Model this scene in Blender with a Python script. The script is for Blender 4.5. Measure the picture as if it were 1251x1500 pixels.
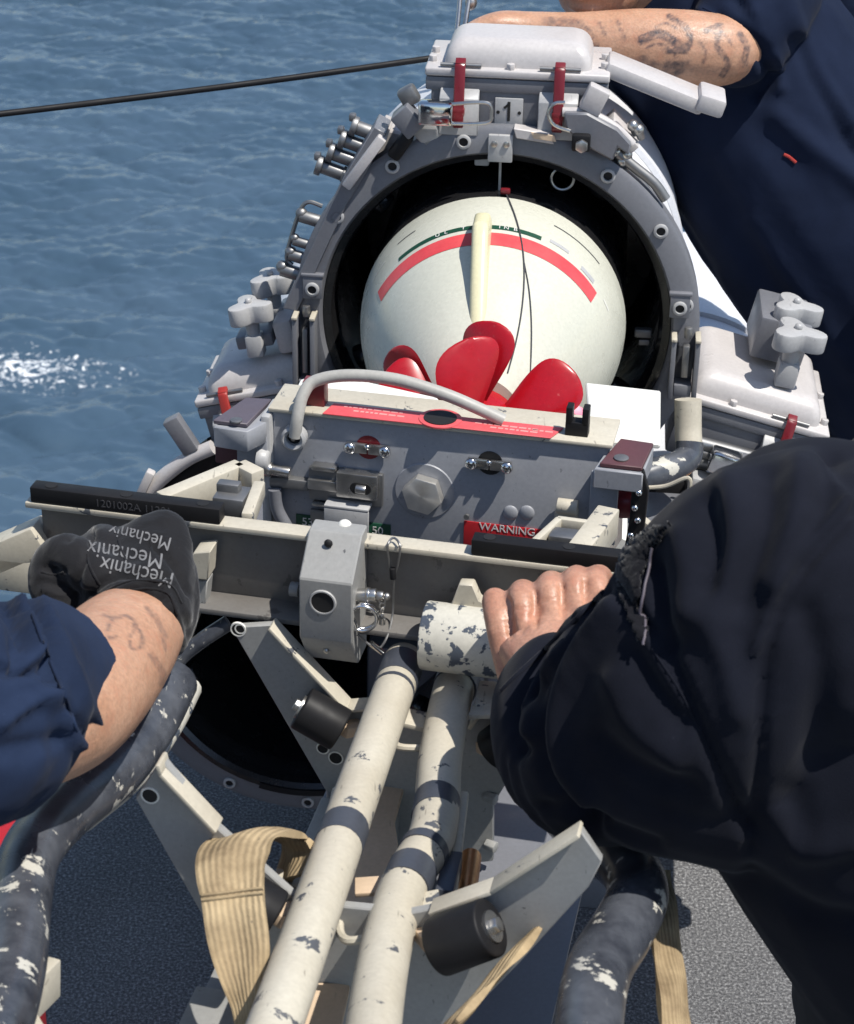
import bpy, bmesh, math, random
import numpy as np
from mathutils import Vector, Matrix
from mathutils.bvhtree import BVHTree
R = math.radians
for o in list(bpy.data.objects):
    bpy.data.objects.remove(o)
sc = bpy.context.scene
COL = sc.collection
random.seed(4)

# ------------------------------------------------------------------ camera
CAM = Vector((0, 0, 1.95))
PITCH, ROLL = R(28.0), R(1.2)
FWD = Vector((0, math.cos(PITCH), -math.sin(PITCH)))
U0 = Vector((0, math.sin(PITCH), math.cos(PITCH)))
RIGHT = Vector((1, 0, 0)) * math.cos(ROLL) + U0 * math.sin(ROLL)
UP = Vector((-1, 0, 0)) * math.sin(ROLL) + U0 * math.cos(ROLL)
cd = bpy.data.cameras.new('camera')
cd.sensor_fit = 'VERTICAL'; cd.sensor_height = 24; cd.lens = 48
cd.clip_start = 0.05; cd.clip_end = 5000
cam = bpy.data.objects.new('camera', cd); COL.objects.link(cam)
cam.matrix_world = Matrix((
    (RIGHT.x, UP.x, -FWD.x, CAM.x), (RIGHT.y, UP.y, -FWD.y, CAM.y),
    (RIGHT.z, UP.z, -FWD.z, CAM.z), (0, 0, 0, 1)))
sc.camera = cam
cd.dof.use_dof = True; cd.dof.focus_distance = 2.15; cd.dof.aperture_fstop = 13

# ------------------------------------------------------------------ light
S_EL, S_AZ = R(63), R(59)          # azimuth measured to the right of straight behind the camera
TOSUN = Vector((math.sin(S_AZ) * math.cos(S_EL), -math.cos(S_AZ) * math.cos(S_EL), math.sin(S_EL)))
w = bpy.data.worlds.new('World'); sc.world = w; w.use_nodes = True
nt = w.node_tree
sky = nt.nodes.new('ShaderNodeTexSky'); sky.sky_type = 'NISHITA'; sky.sun_disc = False
sky.sun_elevation = S_EL; sky.sun_rotation = math.atan2(TOSUN.x, TOSUN.y)
sky.air_density = 1.0; sky.dust_density = 0.6; sky.ozone_density = 1.2
bg = nt.nodes['Background']; bg.inputs[1].default_value = 0.112
nt.links.new(sky.outputs[0], bg.inputs[0])
sl = bpy.data.lights.new('sun', 'SUN'); sl.energy = 4.4; sl.angle = R(0.53); sl.color = (1.0, 0.955, 0.88)
so = bpy.data.objects.new('sun', sl); COL.objects.link(so)
so.location = (2, -1, 6)
so.rotation_euler = (-TOSUN).to_track_quat('-Z', 'Y').to_euler()
sc.view_settings.view_transform = 'Standard'; sc.view_settings.look = 'None'
sc.view_settings.exposure = 0.35; sc.view_settings.gamma = 1.0
sc.view_settings.use_curve_mapping = False

# ------------------------------------------------------------------ frames: photo measurements -> real places
def ray(px, py):
    return FWD + RIGHT * ((px - 625.5) / 3000.0) - UP * ((py - 750.0) / 3000.0)
def project(co):                       # numpy (n,3) world -> (n,2) photo px
    d = co - np.array(CAM)
    z = d @ np.array(FWD)
    return np.stack([625.5 + 3000 * (d @ np.array(RIGHT)) / z, 750 - 3000 * (d @ np.array(UP)) / z], 1)
class Frame:
    def __init__(s, origin, yaw=0.0):
        s.M = Matrix.Translation(origin) @ Matrix.Rotation(yaw, 4, 'Z')
        s.I = s.M.inverted()
        s.o = s.I @ CAM
    def pl(s, px, py, v, ax=1):        # where the sight line meets the local plane axis=v
        d = s.I.to_3x3() @ ray(px, py)
        t = (v - s.o[ax]) / d[ax]
        return s.o + d * t
    def dep(s, px, py, d):             # at distance d
        return s.I @ (CAM + ray(px, py) * d)
def wdep(px, py, d): return CAM + ray(px, py) * d

# ------------------------------------------------------------------ mesh helper
def V(*a): return Vector(a)
class MB:
    def __init__(s): s.bm = bmesh.new()
    def _merge(s, t, bev=0.0, seg=2, M=None):
        if bev > 0:
            t.normal_update()
            es = [e for e in t.edges if len(e.link_faces) == 2 and e.calc_face_angle(0) > R(28)]
            bmesh.ops.bevel(t, geom=es, offset=bev, segments=seg, profile=0.5, affect='EDGES', clamp_overlap=True)
        if M is not None: t.transform(M)
        me = bpy.data.meshes.new('t'); t.to_mesh(me); t.free()
        s.bm.from_mesh(me); bpy.data.meshes.remove(me)
        return s
    def box(s, c, size, bev=0.002, rot=None, seg=2):
        t = bmesh.new()
        bmesh.ops.create_cube(t, size=1.0)
        t.transform(Matrix.Diagonal((size[0], size[1], size[2], 1)))
        M = Matrix.Translation(c)
        if rot is not None: M = M @ rot
        return s._merge(t, min(bev, 0.45 * min(size)), seg, M)
    def bar(s, p, q, w, h, bev=0.002, up=V(0, 0, 1)):     # box bar between two points, w sideways, h along up
        p, q = Vector(p), Vector(q); d = q - p; L = d.length; x = d.normalized()
        y = up.cross(x)
        if y.length < 1e-5: y = V(0, 1, 0)
        y.normalize(); z = x.cross(y)
        rot = Matrix((x, y, z)).transposed().to_4x4()
        return s.box((p + q) / 2, (L, w, h), bev, rot)
    def cyl(s, p, q, r, r2=None, n=20, bev=0.0, seg=2):
        p, q = Vector(p), Vector(q); d = q - p
        t = bmesh.new()
        bmesh.ops.create_cone(t, cap_ends=True, segments=n, radius1=r, radius2=r if r2 is None else r2, depth=d.length)
        M = Matrix.Translation((p + q) / 2) @ d.to_track_quat('Z', 'Y').to_matrix().to_4x4()
        return s._merge(t, bev, seg, M)
    def tube(s, pts, r, n=12, sub=6, closed=False, caps=True):
        P = smooth_path([Vector(p) for p in pts], sub, closed) if sub > 1 else [Vector(p) for p in pts]
        m = len(P); rad = (lambda u: r) if not callable(r) else r
        prev = None; rings = []
        for i, p in enumerate(P):
            if closed: tg = P[(i + 1) % m] - P[i - 1]
            else: tg = P[min(i + 1, m - 1)] - P[max(i - 1, 0)]
            tg.normalize()
            if prev is None:
                a = V(0, 0, 1) if abs(tg.z) < 0.9 else V(1, 0, 0)
                nrm = (a - tg * a.dot(tg)).normalized()
            else:
                nrm = prev - tg * prev.dot(tg); nrm.normalize()
            prev = nrm; b = tg.cross(nrm); rr = rad(i / max(1, m - 1))
            rings.append([s.bm.verts.new(p + (nrm * math.cos(a2) + b * math.sin(a2)) * rr) for a2 in [2 * math.pi * k / n for k in range(n)]])
        for i in range(m if closed else m - 1):
            A, B = rings[i], rings[(i + 1) % m]
            for k in range(n): s.bm.faces.new((A[k], A[(k + 1) % n], B[(k + 1) % n], B[k]))
        if caps and not closed:
            s.bm.faces.new(rings[0][::-1]); s.bm.faces.new(rings[-1])
        return s
    def prism(s, poly, y0, y1, bev=0.0015, seg=1):        # polygon of (x,z) extruded along local y
        t = bmesh.new()
        a = [t.verts.new((x, y0, z)) for x, z in poly]; b = [t.verts.new((x, y1, z)) for x, z in poly]
        t.faces.new(a); t.faces.new(b[::-1]); n = len(poly)
        for k in range(n): t.faces.new((a[k], b[k], b[(k + 1) % n], a[(k + 1) % n]))
        bmesh.ops.recalc_face_normals(t, faces=t.faces)
        return s._merge(t, bev, seg)
    def slab(s, poly, z0, z1, bev=0.0015, seg=1):         # polygon of (x,y) extruded along z
        t = bmesh.new()
        a = [t.verts.new((x, y, z0)) for x, y in poly]; b = [t.verts.new((x, y, z1)) for x, y in poly]
        t.faces.new(a); t.faces.new(b[::-1]); n = len(poly)
        for k in range(n): t.faces.new((a[k], b[k], b[(k + 1) % n], a[(k + 1) % n]))
        bmesh.ops.recalc_face_normals(t, faces=t.faces)
        return s._merge(t, bev, seg)
    def lathe(s, prof, c=(0, 0, 0), n=64, closed=True, a0=0.0, a1=2 * math.pi):   # (r,y) profile about the local y axis
        full = abs(a1 - a0 - 2 * math.pi) < 1e-4
        m = n if full else n + 1; rings = []
        for i in range(m):
            a = a0 + (a1 - a0) * i / n
            rings.append([s.bm.verts.new((c[0] + r * math.sin(a), c[1] + y, c[2] + r * math.cos(a))) for r, y in prof])
        k = len(prof)
        for i in range(n):
            A, B = rings[i], rings[(i + 1) % m]
            for j in range(k if closed else k - 1):
                s.bm.faces.new((A[j], A[(j + 1) % k], B[(j + 1) % k], B[j]))
        if not full and closed:
            s.bm.faces.new(rings[0]); s.bm.faces.new(rings[-1][::-1])
        bmesh.ops.recalc_face_normals(s.bm, faces=s.bm.faces)
        return s
    def loft(s, secs, caps=True, closed=True):             # list of rings (lists of points)
        rr = [[s.bm.verts.new(p) for p in ring] for ring in secs]; n = len(rr[0])
        for A, B in zip(rr, rr[1:]):
            for k in range(n if closed else n - 1): s.bm.faces.new((A[k], A[(k + 1) % n], B[(k + 1) % n], B[k]))
        if caps and closed: s.bm.faces.new(rr[0][::-1]); s.bm.faces.new(rr[-1])
        return s
    def ball(s, c, r, u=16, v=10, M=None):
        t = bmesh.new(); bmesh.ops.create_uvsphere(t, u_segments=u, v_segments=v, radius=1.0)
        sx = (r, r, r) if not hasattr(r, '__len__') else r
        t.transform(Matrix.Diagonal((sx[0], sx[1], sx[2], 1)))
        MM = Matrix.Translation(c)
        if M is not None: MM = MM @ M
        return s._merge(t, 0, 1, MM)
    def xf(s, M): s.bm.transform(M); return s
    def build(s, name, mat, parent=None, ang=38, recalc=True):
        if recalc: bmesh.ops.recalc_face_normals(s.bm, faces=s.bm.faces)
        me = bpy.data.meshes.new(name); s.bm.to_mesh(me); s.bm.free()
        for p in me.polygons: p.use_smooth = True
        me.set_sharp_from_angle(angle=R(ang))
        me.materials.append(mat)
        return link(name, me, parent)
def link(name, me, parent=None):
    o = bpy.data.objects.new(name, me); COL.objects.link(o)
    if parent is not None: o.parent = parent
    return o
def smooth_path(P, sub, closed=False):
    out = []; n = len(P)
    if n < 3 and not closed: 
        return [P[0].lerp(P[-1], k / sub) for k in range(sub + 1)]
    rng = range(n if closed else n - 1)
    for i in rng:
        p1, p2 = P[i], P[(i + 1) % n]
        p0 = P[i - 1] if (i > 0 or closed) else p1 * 2 - p2
        p3 = P[(i + 2) % n] if (i + 2 < n or closed) else p2 * 2 - p1
        for k in range(sub):
            t = k / sub
            out.append(0.5 * ((2 * p1) + (p2 - p0) * t + (2 * p0 - 5 * p1 + 4 * p2 - p3) * t * t + (3 * p1 - p0 - 3 * p2 + p3) * t ** 3))
    if not closed: out.append(P[-1])
    return out
def tag(o, label=None, cat=None, group=None, kind=None):
    if label: o['label'] = label
    if cat: o['category'] = cat
    if group: o['group'] = group
    if kind: o['kind'] = kind
    return o
def thing(name, frame, label, cat, group=None):
    o = bpy.data.objects.new(name, None); COL.objects.link(o)
    o.empty_display_size = 0.1; o.matrix_world = frame.M
    return tag(o, label, cat, group)
def copy(o, parent, M=None):
    c = o.copy(); COL.objects.link(c); c.parent = parent
    if M is not None: c.matrix_local = M
    return c
def text_mesh(txt, size, mat, name, parent, M, thick=0.0004, sx=1.0, align='CENTER'):
    cu = bpy.data.curves.new('txt', 'FONT'); cu.body = txt; cu.size = size; cu.align_x = align; cu.align_y = 'CENTER'; cu.extrude = thick
    to = bpy.data.objects.new('txt', cu); COL.objects.link(to)
    dg = bpy.context.evaluated_depsgraph_get(); me = bpy.data.meshes.new_from_object(to.evaluated_get(dg))
    bpy.data.objects.remove(to); bpy.data.curves.remove(cu)
    me.transform(M @ Matrix.Diagonal((sx, 1, 1, 1)))
    me.materials.clear(); me.materials.append(mat); me.name = name
    return link(name, me, parent)
FRONT = Matrix.Rotation(R(90), 4, 'X')          # text plane xy -> faces local -y, reads left to right

# ------------------------------------------------------------------ materials
def new_mat(name):
    m = bpy.data.materials.new(name); m.use_nodes = True
    return m, m.node_tree.nodes, m.node_tree.links, m.node_tree.nodes['Principled BSDF']
def noise(N, L, scale, detail=4, rough=0.55, vec=None, dist=0.0):
    n = N.new('ShaderNodeTexNoise'); n.inputs['Scale'].default_value = scale
    n.inputs['Detail'].default_value = detail; n.inputs['Roughness'].default_value = rough; n.inputs['Distortion'].default_value = dist
    if vec is None:
        g = N.new('ShaderNodeNewGeometry'); vec = g.outputs['Position']
    L.new(vec, n.inputs['Vector']); return n.outputs[0]
def ramp(N, L, fac, stops):
    r = N.new('ShaderNodeValToRGB')
    while len(r.color_ramp.elements) < len(stops): r.color_ramp.elements.new(0.5)
    for e, (p, c) in zip(r.color_ramp.elements, stops):
        e.position = p; e.color = c if hasattr(c, '__len__') and len(c) == 4 else ((*c, 1) if hasattr(c, '__len__') else (c, c, c, 1))
    L.new(fac, r.inputs[0]); return r.outputs[0]
def mixc(N, L, fac, a, b, mode='MIX'):
    m = N.new('ShaderNodeMix'); m.data_type = 'RGBA'; m.blend_type = mode
    for i, v in ((0, fac), (6, a), (7, b)):
        if hasattr(v, 'is_linked') or hasattr(v, 'node'): L.new(v, m.inputs[i])
        elif i == 0: m.inputs[0].default_value = v
        else: m.inputs[i].default_value = (*v, 1)
    return m.outputs[2]
def bump(N, L, h, strength, dist, bsdf, prev=None):
    b = N.new('ShaderNodeBump'); b.inputs['Strength'].default_value = strength; b.inputs['Distance'].default_value = dist
    L.new(h, b.inputs['Height'])
    if prev is not None: L.new(prev, b.inputs['Normal'])
    if bsdf is not None: L.new(b.outputs[0], bsdf.inputs['Normal'])
    return b.outputs[0]
def paint(name, col, rough=0.45, chip=0.0, chipcol=(0.05, 0.055, 0.065), cscale=38.0, dirt=0.35, metal=0.0, dscale=9.0, dirtcol=None, stretch=None, spec=0.5):
    m, N, L, B = new_mat(name)
    d = ramp(N, L, noise(N, L, dscale, 6, 0.62), [(0.32, 0.0), (0.72, 1.0)])
    dc = dirtcol or tuple(c * 0.62 for c in col)
    dm = N.new('ShaderNodeMath'); dm.operation = 'MULTIPLY'; dm.inputs[1].default_value = dirt; L.new(d, dm.inputs[0])
    c = mixc(N, L, dm.outputs[0], col, dc)
    fine = ramp(N, L, noise(N, L, 240, 3, 0.6), [(0.3, 0.93), (0.7, 1.05)])
    c = mixc(N, L, 1.0, c, fine, 'MULTIPLY')
    if chip > 0:
        vec = None
        if stretch is not None:
            g = N.new('ShaderNodeNewGeometry'); mp = N.new('ShaderNodeMapping'); mp.inputs['Scale'].default_value = stretch
            L.new(g.outputs['Position'], mp.inputs[0]); vec = mp.outputs[0]
        k = ramp(N, L, noise(N, L, cscale, 9, 0.66, vec, 0.3), [(1.0 - chip, 0.0), (min(1.0, 1.0 - chip + 0.012), 1.0)])
        c = mixc(N, L, k, c, chipcol)
        g2 = N.new('ShaderNodeNewGeometry'); mp2 = N.new('ShaderNodeMapping'); mp2.inputs['Scale'].default_value = (1.0, 0.14, 0.5); mp2.inputs['Rotation'].default_value = (0.3, 0.2, 0.5)
        L.new(g2.outputs['Position'], mp2.inputs[0])
        scr = ramp(N, L, noise(N, L, 190, 4, 0.6, mp2.outputs[0]), [(0.665, 0.0), (0.70, 0.75)])
        c = mixc(N, L, scr, c, tuple(0.5 * (a + b) for a, b in zip(chipcol, dc)))
        bump(N, L, k, -0.35, 0.0006, B)
    else:
        bump(N, L, noise(N, L, 160, 3), 0.10, 0.0006, B)
    L.new(c, B.inputs['Base Color'])
    rr = ramp(N, L, noise(N, L, 26, 4), [(0.3, max(0.05, rough - 0.09)), (0.7, min(1, rough + 0.12))])
    L.new(rr, B.inputs['Roughness']); B.inputs['Metallic'].default_value = metal
    B.inputs['Specular IOR Level'].default_value = spec
    return m
def cloth(name, col, scale=900, rough=0.9, var=0.3, sheen=0.25, wrinkle=0.25, wscale=14):
    m, N, L, B = new_mat(name)
    f = ramp(N, L, noise(N, L, 11, 5, 0.6), [(0.3, 1 - var), (0.7, 1 + var * 0.5)])
    c = mixc(N, L, 1.0, col, f, 'MULTIPLY')
    lint = ramp(N, L, noise(N, L, 420, 2), [(0.70, 0.0), (0.78, 0.22)])
    c = mixc(N, L, lint, c, tuple(min(1, x * 2.2 + 0.015) for x in col))
    L.new(c, B.inputs['Base Color']); B.inputs['Roughness'].default_value = rough
    B.inputs['Sheen Weight'].default_value = sheen; B.inputs['Sheen Roughness'].default_value = 0.45
    B.inputs['Specular IOR Level'].default_value = 0.07
    b = bump(N, L, noise(N, L, wscale, 3, 0.5, None, 0.8), wrinkle, 0.006, None)
    bump(N, L, noise(N, L, scale, 2), 0.35, 0.0006, B, b)
    return m
MAT = {}
MAT['gray'] = paint('gray_paint', (0.285, 0.295, 0.32), 0.42, dirt=0.3, chip=0.30, cscale=30, chipcol=(0.11, 0.115, 0.13))
MAT['ring'] = paint('ring_paint', (0.165, 0.170, 0.188), 0.38, dirt=0.3)
MAT['lid'] = paint('lid_paint', (0.50, 0.475, 0.465), 0.36, dirt=0.16)
MAT['lgray'] = paint('light_gray_paint', (0.40, 0.40, 0.40), 0.42, dirt=0.28, chip=0.33, chipcol=(0.2, 0.2, 0.21))
MAT['tubew'] = paint('tube_white', (0.66, 0.67, 0.70), 0.45, dirt=0.12)
MAT['cream'] = paint('cream_paint', (0.52, 0.485, 0.40), 0.45, chip=0.372, cscale=40, dirt=0.5, chipcol=(0.085, 0.09, 0.10), dirtcol=(0.34, 0.29, 0.21))
MAT['creamg'] = paint('cream_plate', (0.37, 0.365, 0.33), 0.5, chip=0.345, cscale=55, dirt=0.45, chipcol=(0.07, 0.07, 0.075), dirtcol=(0.22, 0.2, 0.165))
MAT['beamg'] = paint('beam_paint', (0.155, 0.15, 0.142), 0.5, chip=0.38, cscale=34, dirt=0.6, chipcol=(0.09, 0.085, 0.08), dirtcol=(0.12, 0.10, 0.085))
MAT['white'] = paint('white_paint', (0.72, 0.71, 0.66), 0.5, dirt=0.12)
MAT['peach'] = paint('primer_plate', (0.62, 0.47, 0.33), 0.6, dirt=0.3, chip=0.30, chipcol=(0.45, 0.36, 0.27))
MAT['worn'] = paint('worn_handle', (0.022, 0.025, 0.034), 0.28, chip=0.405, cscale=30, dirt=0.75, chipcol=(0.50, 0.48, 0.42), dscale=22, dirtcol=(0.13, 0.14, 0.16))
MAT['worn2'] = paint('worn_cylinder', (0.60, 0.58, 0.50), 0.5, chip=0.46, cscale=52, dirt=0.5, chipcol=(0.06, 0.075, 0.10), dirtcol=(0.36, 0.35, 0.32))
MAT['black'] = paint('black_rubber', (0.009, 0.009, 0.010), 0.5, spec=0.2, dirt=0.6, dirtcol=(0.022, 0.022, 0.024))
MAT['bore'] = paint('bore_black', (0.010, 0.010, 0.011), 0.22, dirt=0.5, dirtcol=(0.03, 0.03, 0.032))
MAT['hole'] = paint('hole_black', (0.006, 0.006, 0.007), 0.7, dirt=0.0)
MAT['band'] = paint('band_tape', (0.035, 0.042, 0.058), 0.4, dirt=0.6, dirtcol=(0.08, 0.085, 0.1))
MAT['steel'] = paint('steel', (0.52, 0.51, 0.49), 0.3, metal=0.95, dirt=0.35, dscale=40, dirtcol=(0.25, 0.24, 0.22))
MAT['dsteel'] = paint('dark_steel', (0.27, 0.27, 0.27), 0.46, metal=0.85, dirt=0.4, dscale=30)
MAT['bsteel'] = paint('bright_steel', (0.68, 0.68, 0.68), 0.16, metal=1.0, dirt=0.1)
MAT['copper'] = paint('copper', (0.55, 0.27, 0.12), 0.35, metal=0.9, dirt=0.5, dscale=40)
MAT['red'] = paint('propeller_red', (0.40, 0.004, 0.011), 0.30, chip=0.33, cscale=60, chipcol=(0.46, 0.06, 0.06), dirt=0.45, dirtcol=(0.24, 0.003, 0.008), dscale=20)
MAT['pink'] = paint('pink_blade', (0.62, 0.15, 0.26), 0.4, dirt=0.2)
MAT['latch'] = paint('latch_red', (0.17, 0.012, 0.018), 0.34, dirt=0.4)
MAT['latch2'] = paint('bright_latch_red', (0.36, 0.03, 0.022), 0.4, dirt=0.4)
MAT['maroon'] = paint('maroon_pad', (0.10, 0.036, 0.042), 0.5, dirt=0.5, dirtcol=(0.06, 0.04, 0.045))
MAT['mgray'] = paint('purple_gray_pad', (0.10, 0.085, 0.105), 0.5, dirt=0.5)
MAT['label'] = paint('label_red', (0.60, 0.075, 0.085), 0.45, dirt=0.3, dirtcol=(0.66, 0.2, 0.2), dscale=30)
MAT['stripe'] = paint('stripe_red', (0.62, 0.05, 0.06), 0.4, dirt=0.35, dirtcol=(0.68, 0.16, 0.15), dscale=24)
MAT['warn'] = paint('warning_red', (0.40, 0.012, 0.018), 0.4, dirt=0.3)
MAT['green'] = paint('plate_green', (0.008, 0.06, 0.032), 0.4, dirt=0.3)
MAT['txtw'] = paint('lettering_white', (0.66, 0.64, 0.62), 0.5, dirt=0.2)
MAT['txtpink'] = paint('lettering_pink', (0.72, 0.30, 0.28), 0.5, dirt=0.2)
MAT['txtg'] = paint('lettering_gray', (0.055, 0.055, 0.06), 0.5, dirt=0.2)
MAT['txtglove'] = paint('lettering_glove', (0.20, 0.20, 0.205), 0.8, dirt=0.6, dscale=120, dirtcol=(0.06, 0.06, 0.065))
MAT['txtk'] = paint('lettering_black', (0.012, 0.012, 0.012), 0.5, dirt=0.0)
MAT['torp'] = paint('torpedo_paint', (0.56, 0.555, 0.47), 0.26, dirt=0.3, dirtcol=(0.46, 0.47, 0.39), dscale=7)
MAT['fin'] = paint('fin_paint', (0.66, 0.62, 0.40), 0.35, dirt=0.15)
MAT['strap'] = None
MAT['hose'] = paint('hose_gray', (0.40, 0.39, 0.36), 0.5, dirt=0.4, dscale=40)
MAT['gray2'] = paint('plate_gray', (0.30, 0.30, 0.29), 0.5, chip=0.33, cscale=60, dirt=0.35, chipcol=(0.08, 0.08, 0.085))
MAT['navy'] = cloth('navy_cotton', (0.010, 0.0155, 0.035), var=0.25, sheen=0.02, wrinkle=0.3)
MAT['cover'] = cloth('navy_coverall', (0.016, 0.026, 0.056), var=0.3, sheen=0.03, wrinkle=0.3)
MAT['hood'] = cloth('black_softshell', (0.0095, 0.0108, 0.0172), rough=0.95, var=0.3, sheen=0.05, wrinkle=0.2, wscale=16)
MAT['fleece'] = cloth('black_fleece', (0.011, 0.011, 0.014), scale=420, rough=1.0, var=0.5, sheen=0.15, wrinkle=0.3, wscale=120)
MAT['glove'] = cloth('glove_black', (0.016, 0.016, 0.018), scale=700, rough=0.7, var=0.3, sheen=0.2, wrinkle=0.3, wscale=40)
MAT['pants'] = cloth('dark_trousers', (0.008, 0.009, 0.013), var=0.25, sheen=0.1)
def webbing():
    m, N, L, B = new_mat('tan_webbing')
    at = N.new('ShaderNodeAttribute'); at.attribute_name = 'ruv'
    wv = N.new('ShaderNodeTexWave'); wv.bands_direction = 'X'; wv.inputs['Scale'].default_value = 3.2; wv.inputs['Distortion'].default_value = 1.5; wv.inputs['Detail'].default_value = 2
    L.new(at.outputs['Vector'], wv.inputs['Vector'])
    n1 = ramp(N, L, noise(N, L, 18, 5, 0.65), [(0.3, (0.20, 0.145, 0.085)), (0.62, (0.47, 0.36, 0.215))])
    k = ramp(N, L, wv.outputs[1], [(0.0, 0.84), (0.55, 1.0)])
    c = mixc(N, L, 1.0, n1, k, 'MULTIPLY')
    sp = ramp(N, L, noise(N, L, 170, 3), [(0.70, 0.0), (0.76, 0.6)])
    c = mixc(N, L, sp, c, (0.12, 0.10, 0.075))
    L.new(c, B.inputs['Base Color']); B.inputs['Roughness'].default_value = 0.9; B.inputs['Specular IOR Level'].default_value = 0.15
    b = bump(N, L, wv.outputs[1], 0.5, 0.0012, None)
    bump(N, L, noise(N, L, 500, 2), 0.4, 0.0006, B, b)
    return m
MAT['strap'] = webbing()
def skin_mat(name, base, flush):
    m, N, L, B = new_mat(name)
    c = ramp(N, L, noise(N, L, 26, 5, 0.6), [(0.3, base), (0.72, flush)])
    mott = ramp(N, L, noise(N, L, 300, 3), [(0.3, 0.80), (0.7, 1.08)])
    c = mixc(N, L, 1.0, c, mott, 'MULTIPLY')
    red = ramp(N, L, noise(N, L, 75, 4, 0.6), [(0.50, 0.0), (0.75, 0.45)])
    c = mixc(N, L, red, c, tuple(a * b for a, b in zip(base, (0.95, 0.70, 0.66))))
    a = N.new('ShaderNodeAttribute'); a.attribute_name = 'ink'
    fade = ramp(N, L, noise(N, L, 140, 4), [(0.3, 0.55), (0.65, 1.0)])
    mm = N.new('ShaderNodeMath'); mm.operation = 'MULTIPLY'; L.new(a.outputs['Fac'], mm.inputs[0]); L.new(fade, mm.inputs[1])
    c = mixc(N, L, mm.outputs[0], c, (0.040, 0.038, 0.048))
    L.new(c, B.inputs['Base Color']); B.inputs['Roughness'].default_value = 0.42
    B.inputs['Subsurface Weight'].default_value = 0.06; B.inputs['Subsurface Radius'].default_value = (0.008, 0.003, 0.0015); B.inputs['Subsurface Scale'].default_value = 1.0
    b = bump(N, L, noise(N, L, 70, 5, 0.6), 0.35, 0.0016, None)
    bump(N, L, noise(N, L, 420, 3), 0.5, 0.0007, B, b)
    return m
MAT['skin'] = skin_mat('skin', (0.44, 0.235, 0.145), (0.55, 0.325, 0.215))
MAT['skin2'] = skin_mat('skin_hand', (0.40, 0.19, 0.125), (0.54, 0.30, 0.205))

# ---- small additions to the mesh helper
def _mark(s, i):
    n0 = getattr(s, '_n0', 0); s.bm.faces.ensure_lookup_table()
    for k in range(n0, len(s.bm.faces)): s.bm.faces[k].material_index = i
    s._n0 = len(s.bm.faces); return s
MB.mark = _mark
def _text(s, txt, size, M, thick=0.0004, sx=1.0):
    cu = bpy.data.curves.new('txt', 'FONT'); cu.body = txt; cu.size = size; cu.align_x = 'CENTER'; cu.align_y = 'CENTER'; cu.extrude = thick
    to = bpy.data.objects.new('txt', cu); COL.objects.link(to)
    dg = bpy.context.evaluated_depsgraph_get(); me = bpy.data.meshes.new_from_object(to.evaluated_get(dg))
    bpy.data.objects.remove(to); bpy.data.curves.remove(cu)
    me.transform(M @ Matrix.Diagonal((sx, 1, 1, 1))); 
    for p in me.polygons: p.material_index = 0
    s.bm.from_mesh(me); bpy.data.meshes.remove(me); return s
MB.text = _text
def _prism_x(s, poly, x0, x1, bev=0.0015, seg=1):            # polygon of (y,z) extruded along x
    t = bmesh.new()
    a = [t.verts.new((x0, y, z)) for y, z in poly]; b = [t.verts.new((x1, y, z)) for y, z in poly]
    t.faces.new(a); t.faces.new(b[::-1]); n = len(poly)
    for k in range(n): t.faces.new((a[k], b[k], b[(k + 1) % n], a[(k + 1) % n]))
    bmesh.ops.recalc_face_normals(t, faces=t.faces)
    return s._merge(t, bev, seg)
MB.prism_x = _prism_x
def buildm(mb, name, mats, parent=None, ang=38, recalc=False):
    o = mb.build(name, mats[0], parent, ang, recalc)
    for m in mats[1:]: o.data.materials.append(m)
    return o
def rrect(hx, hy, rc, n=5):
    rc = min(rc, hx * 0.98, hy * 0.98); out = []
    for cx, cy, a0 in ((hx - rc, hy - rc, 0), (-hx + rc, hy - rc, 90), (-hx + rc, -hy + rc, 180), (hx - rc, -hy + rc, 270)):
        for k in range(n + 1):
            a = R(a0 + 90 * k / n); out.append((cx + rc * math.cos(a), cy + rc * math.sin(a)))
    return out
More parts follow.
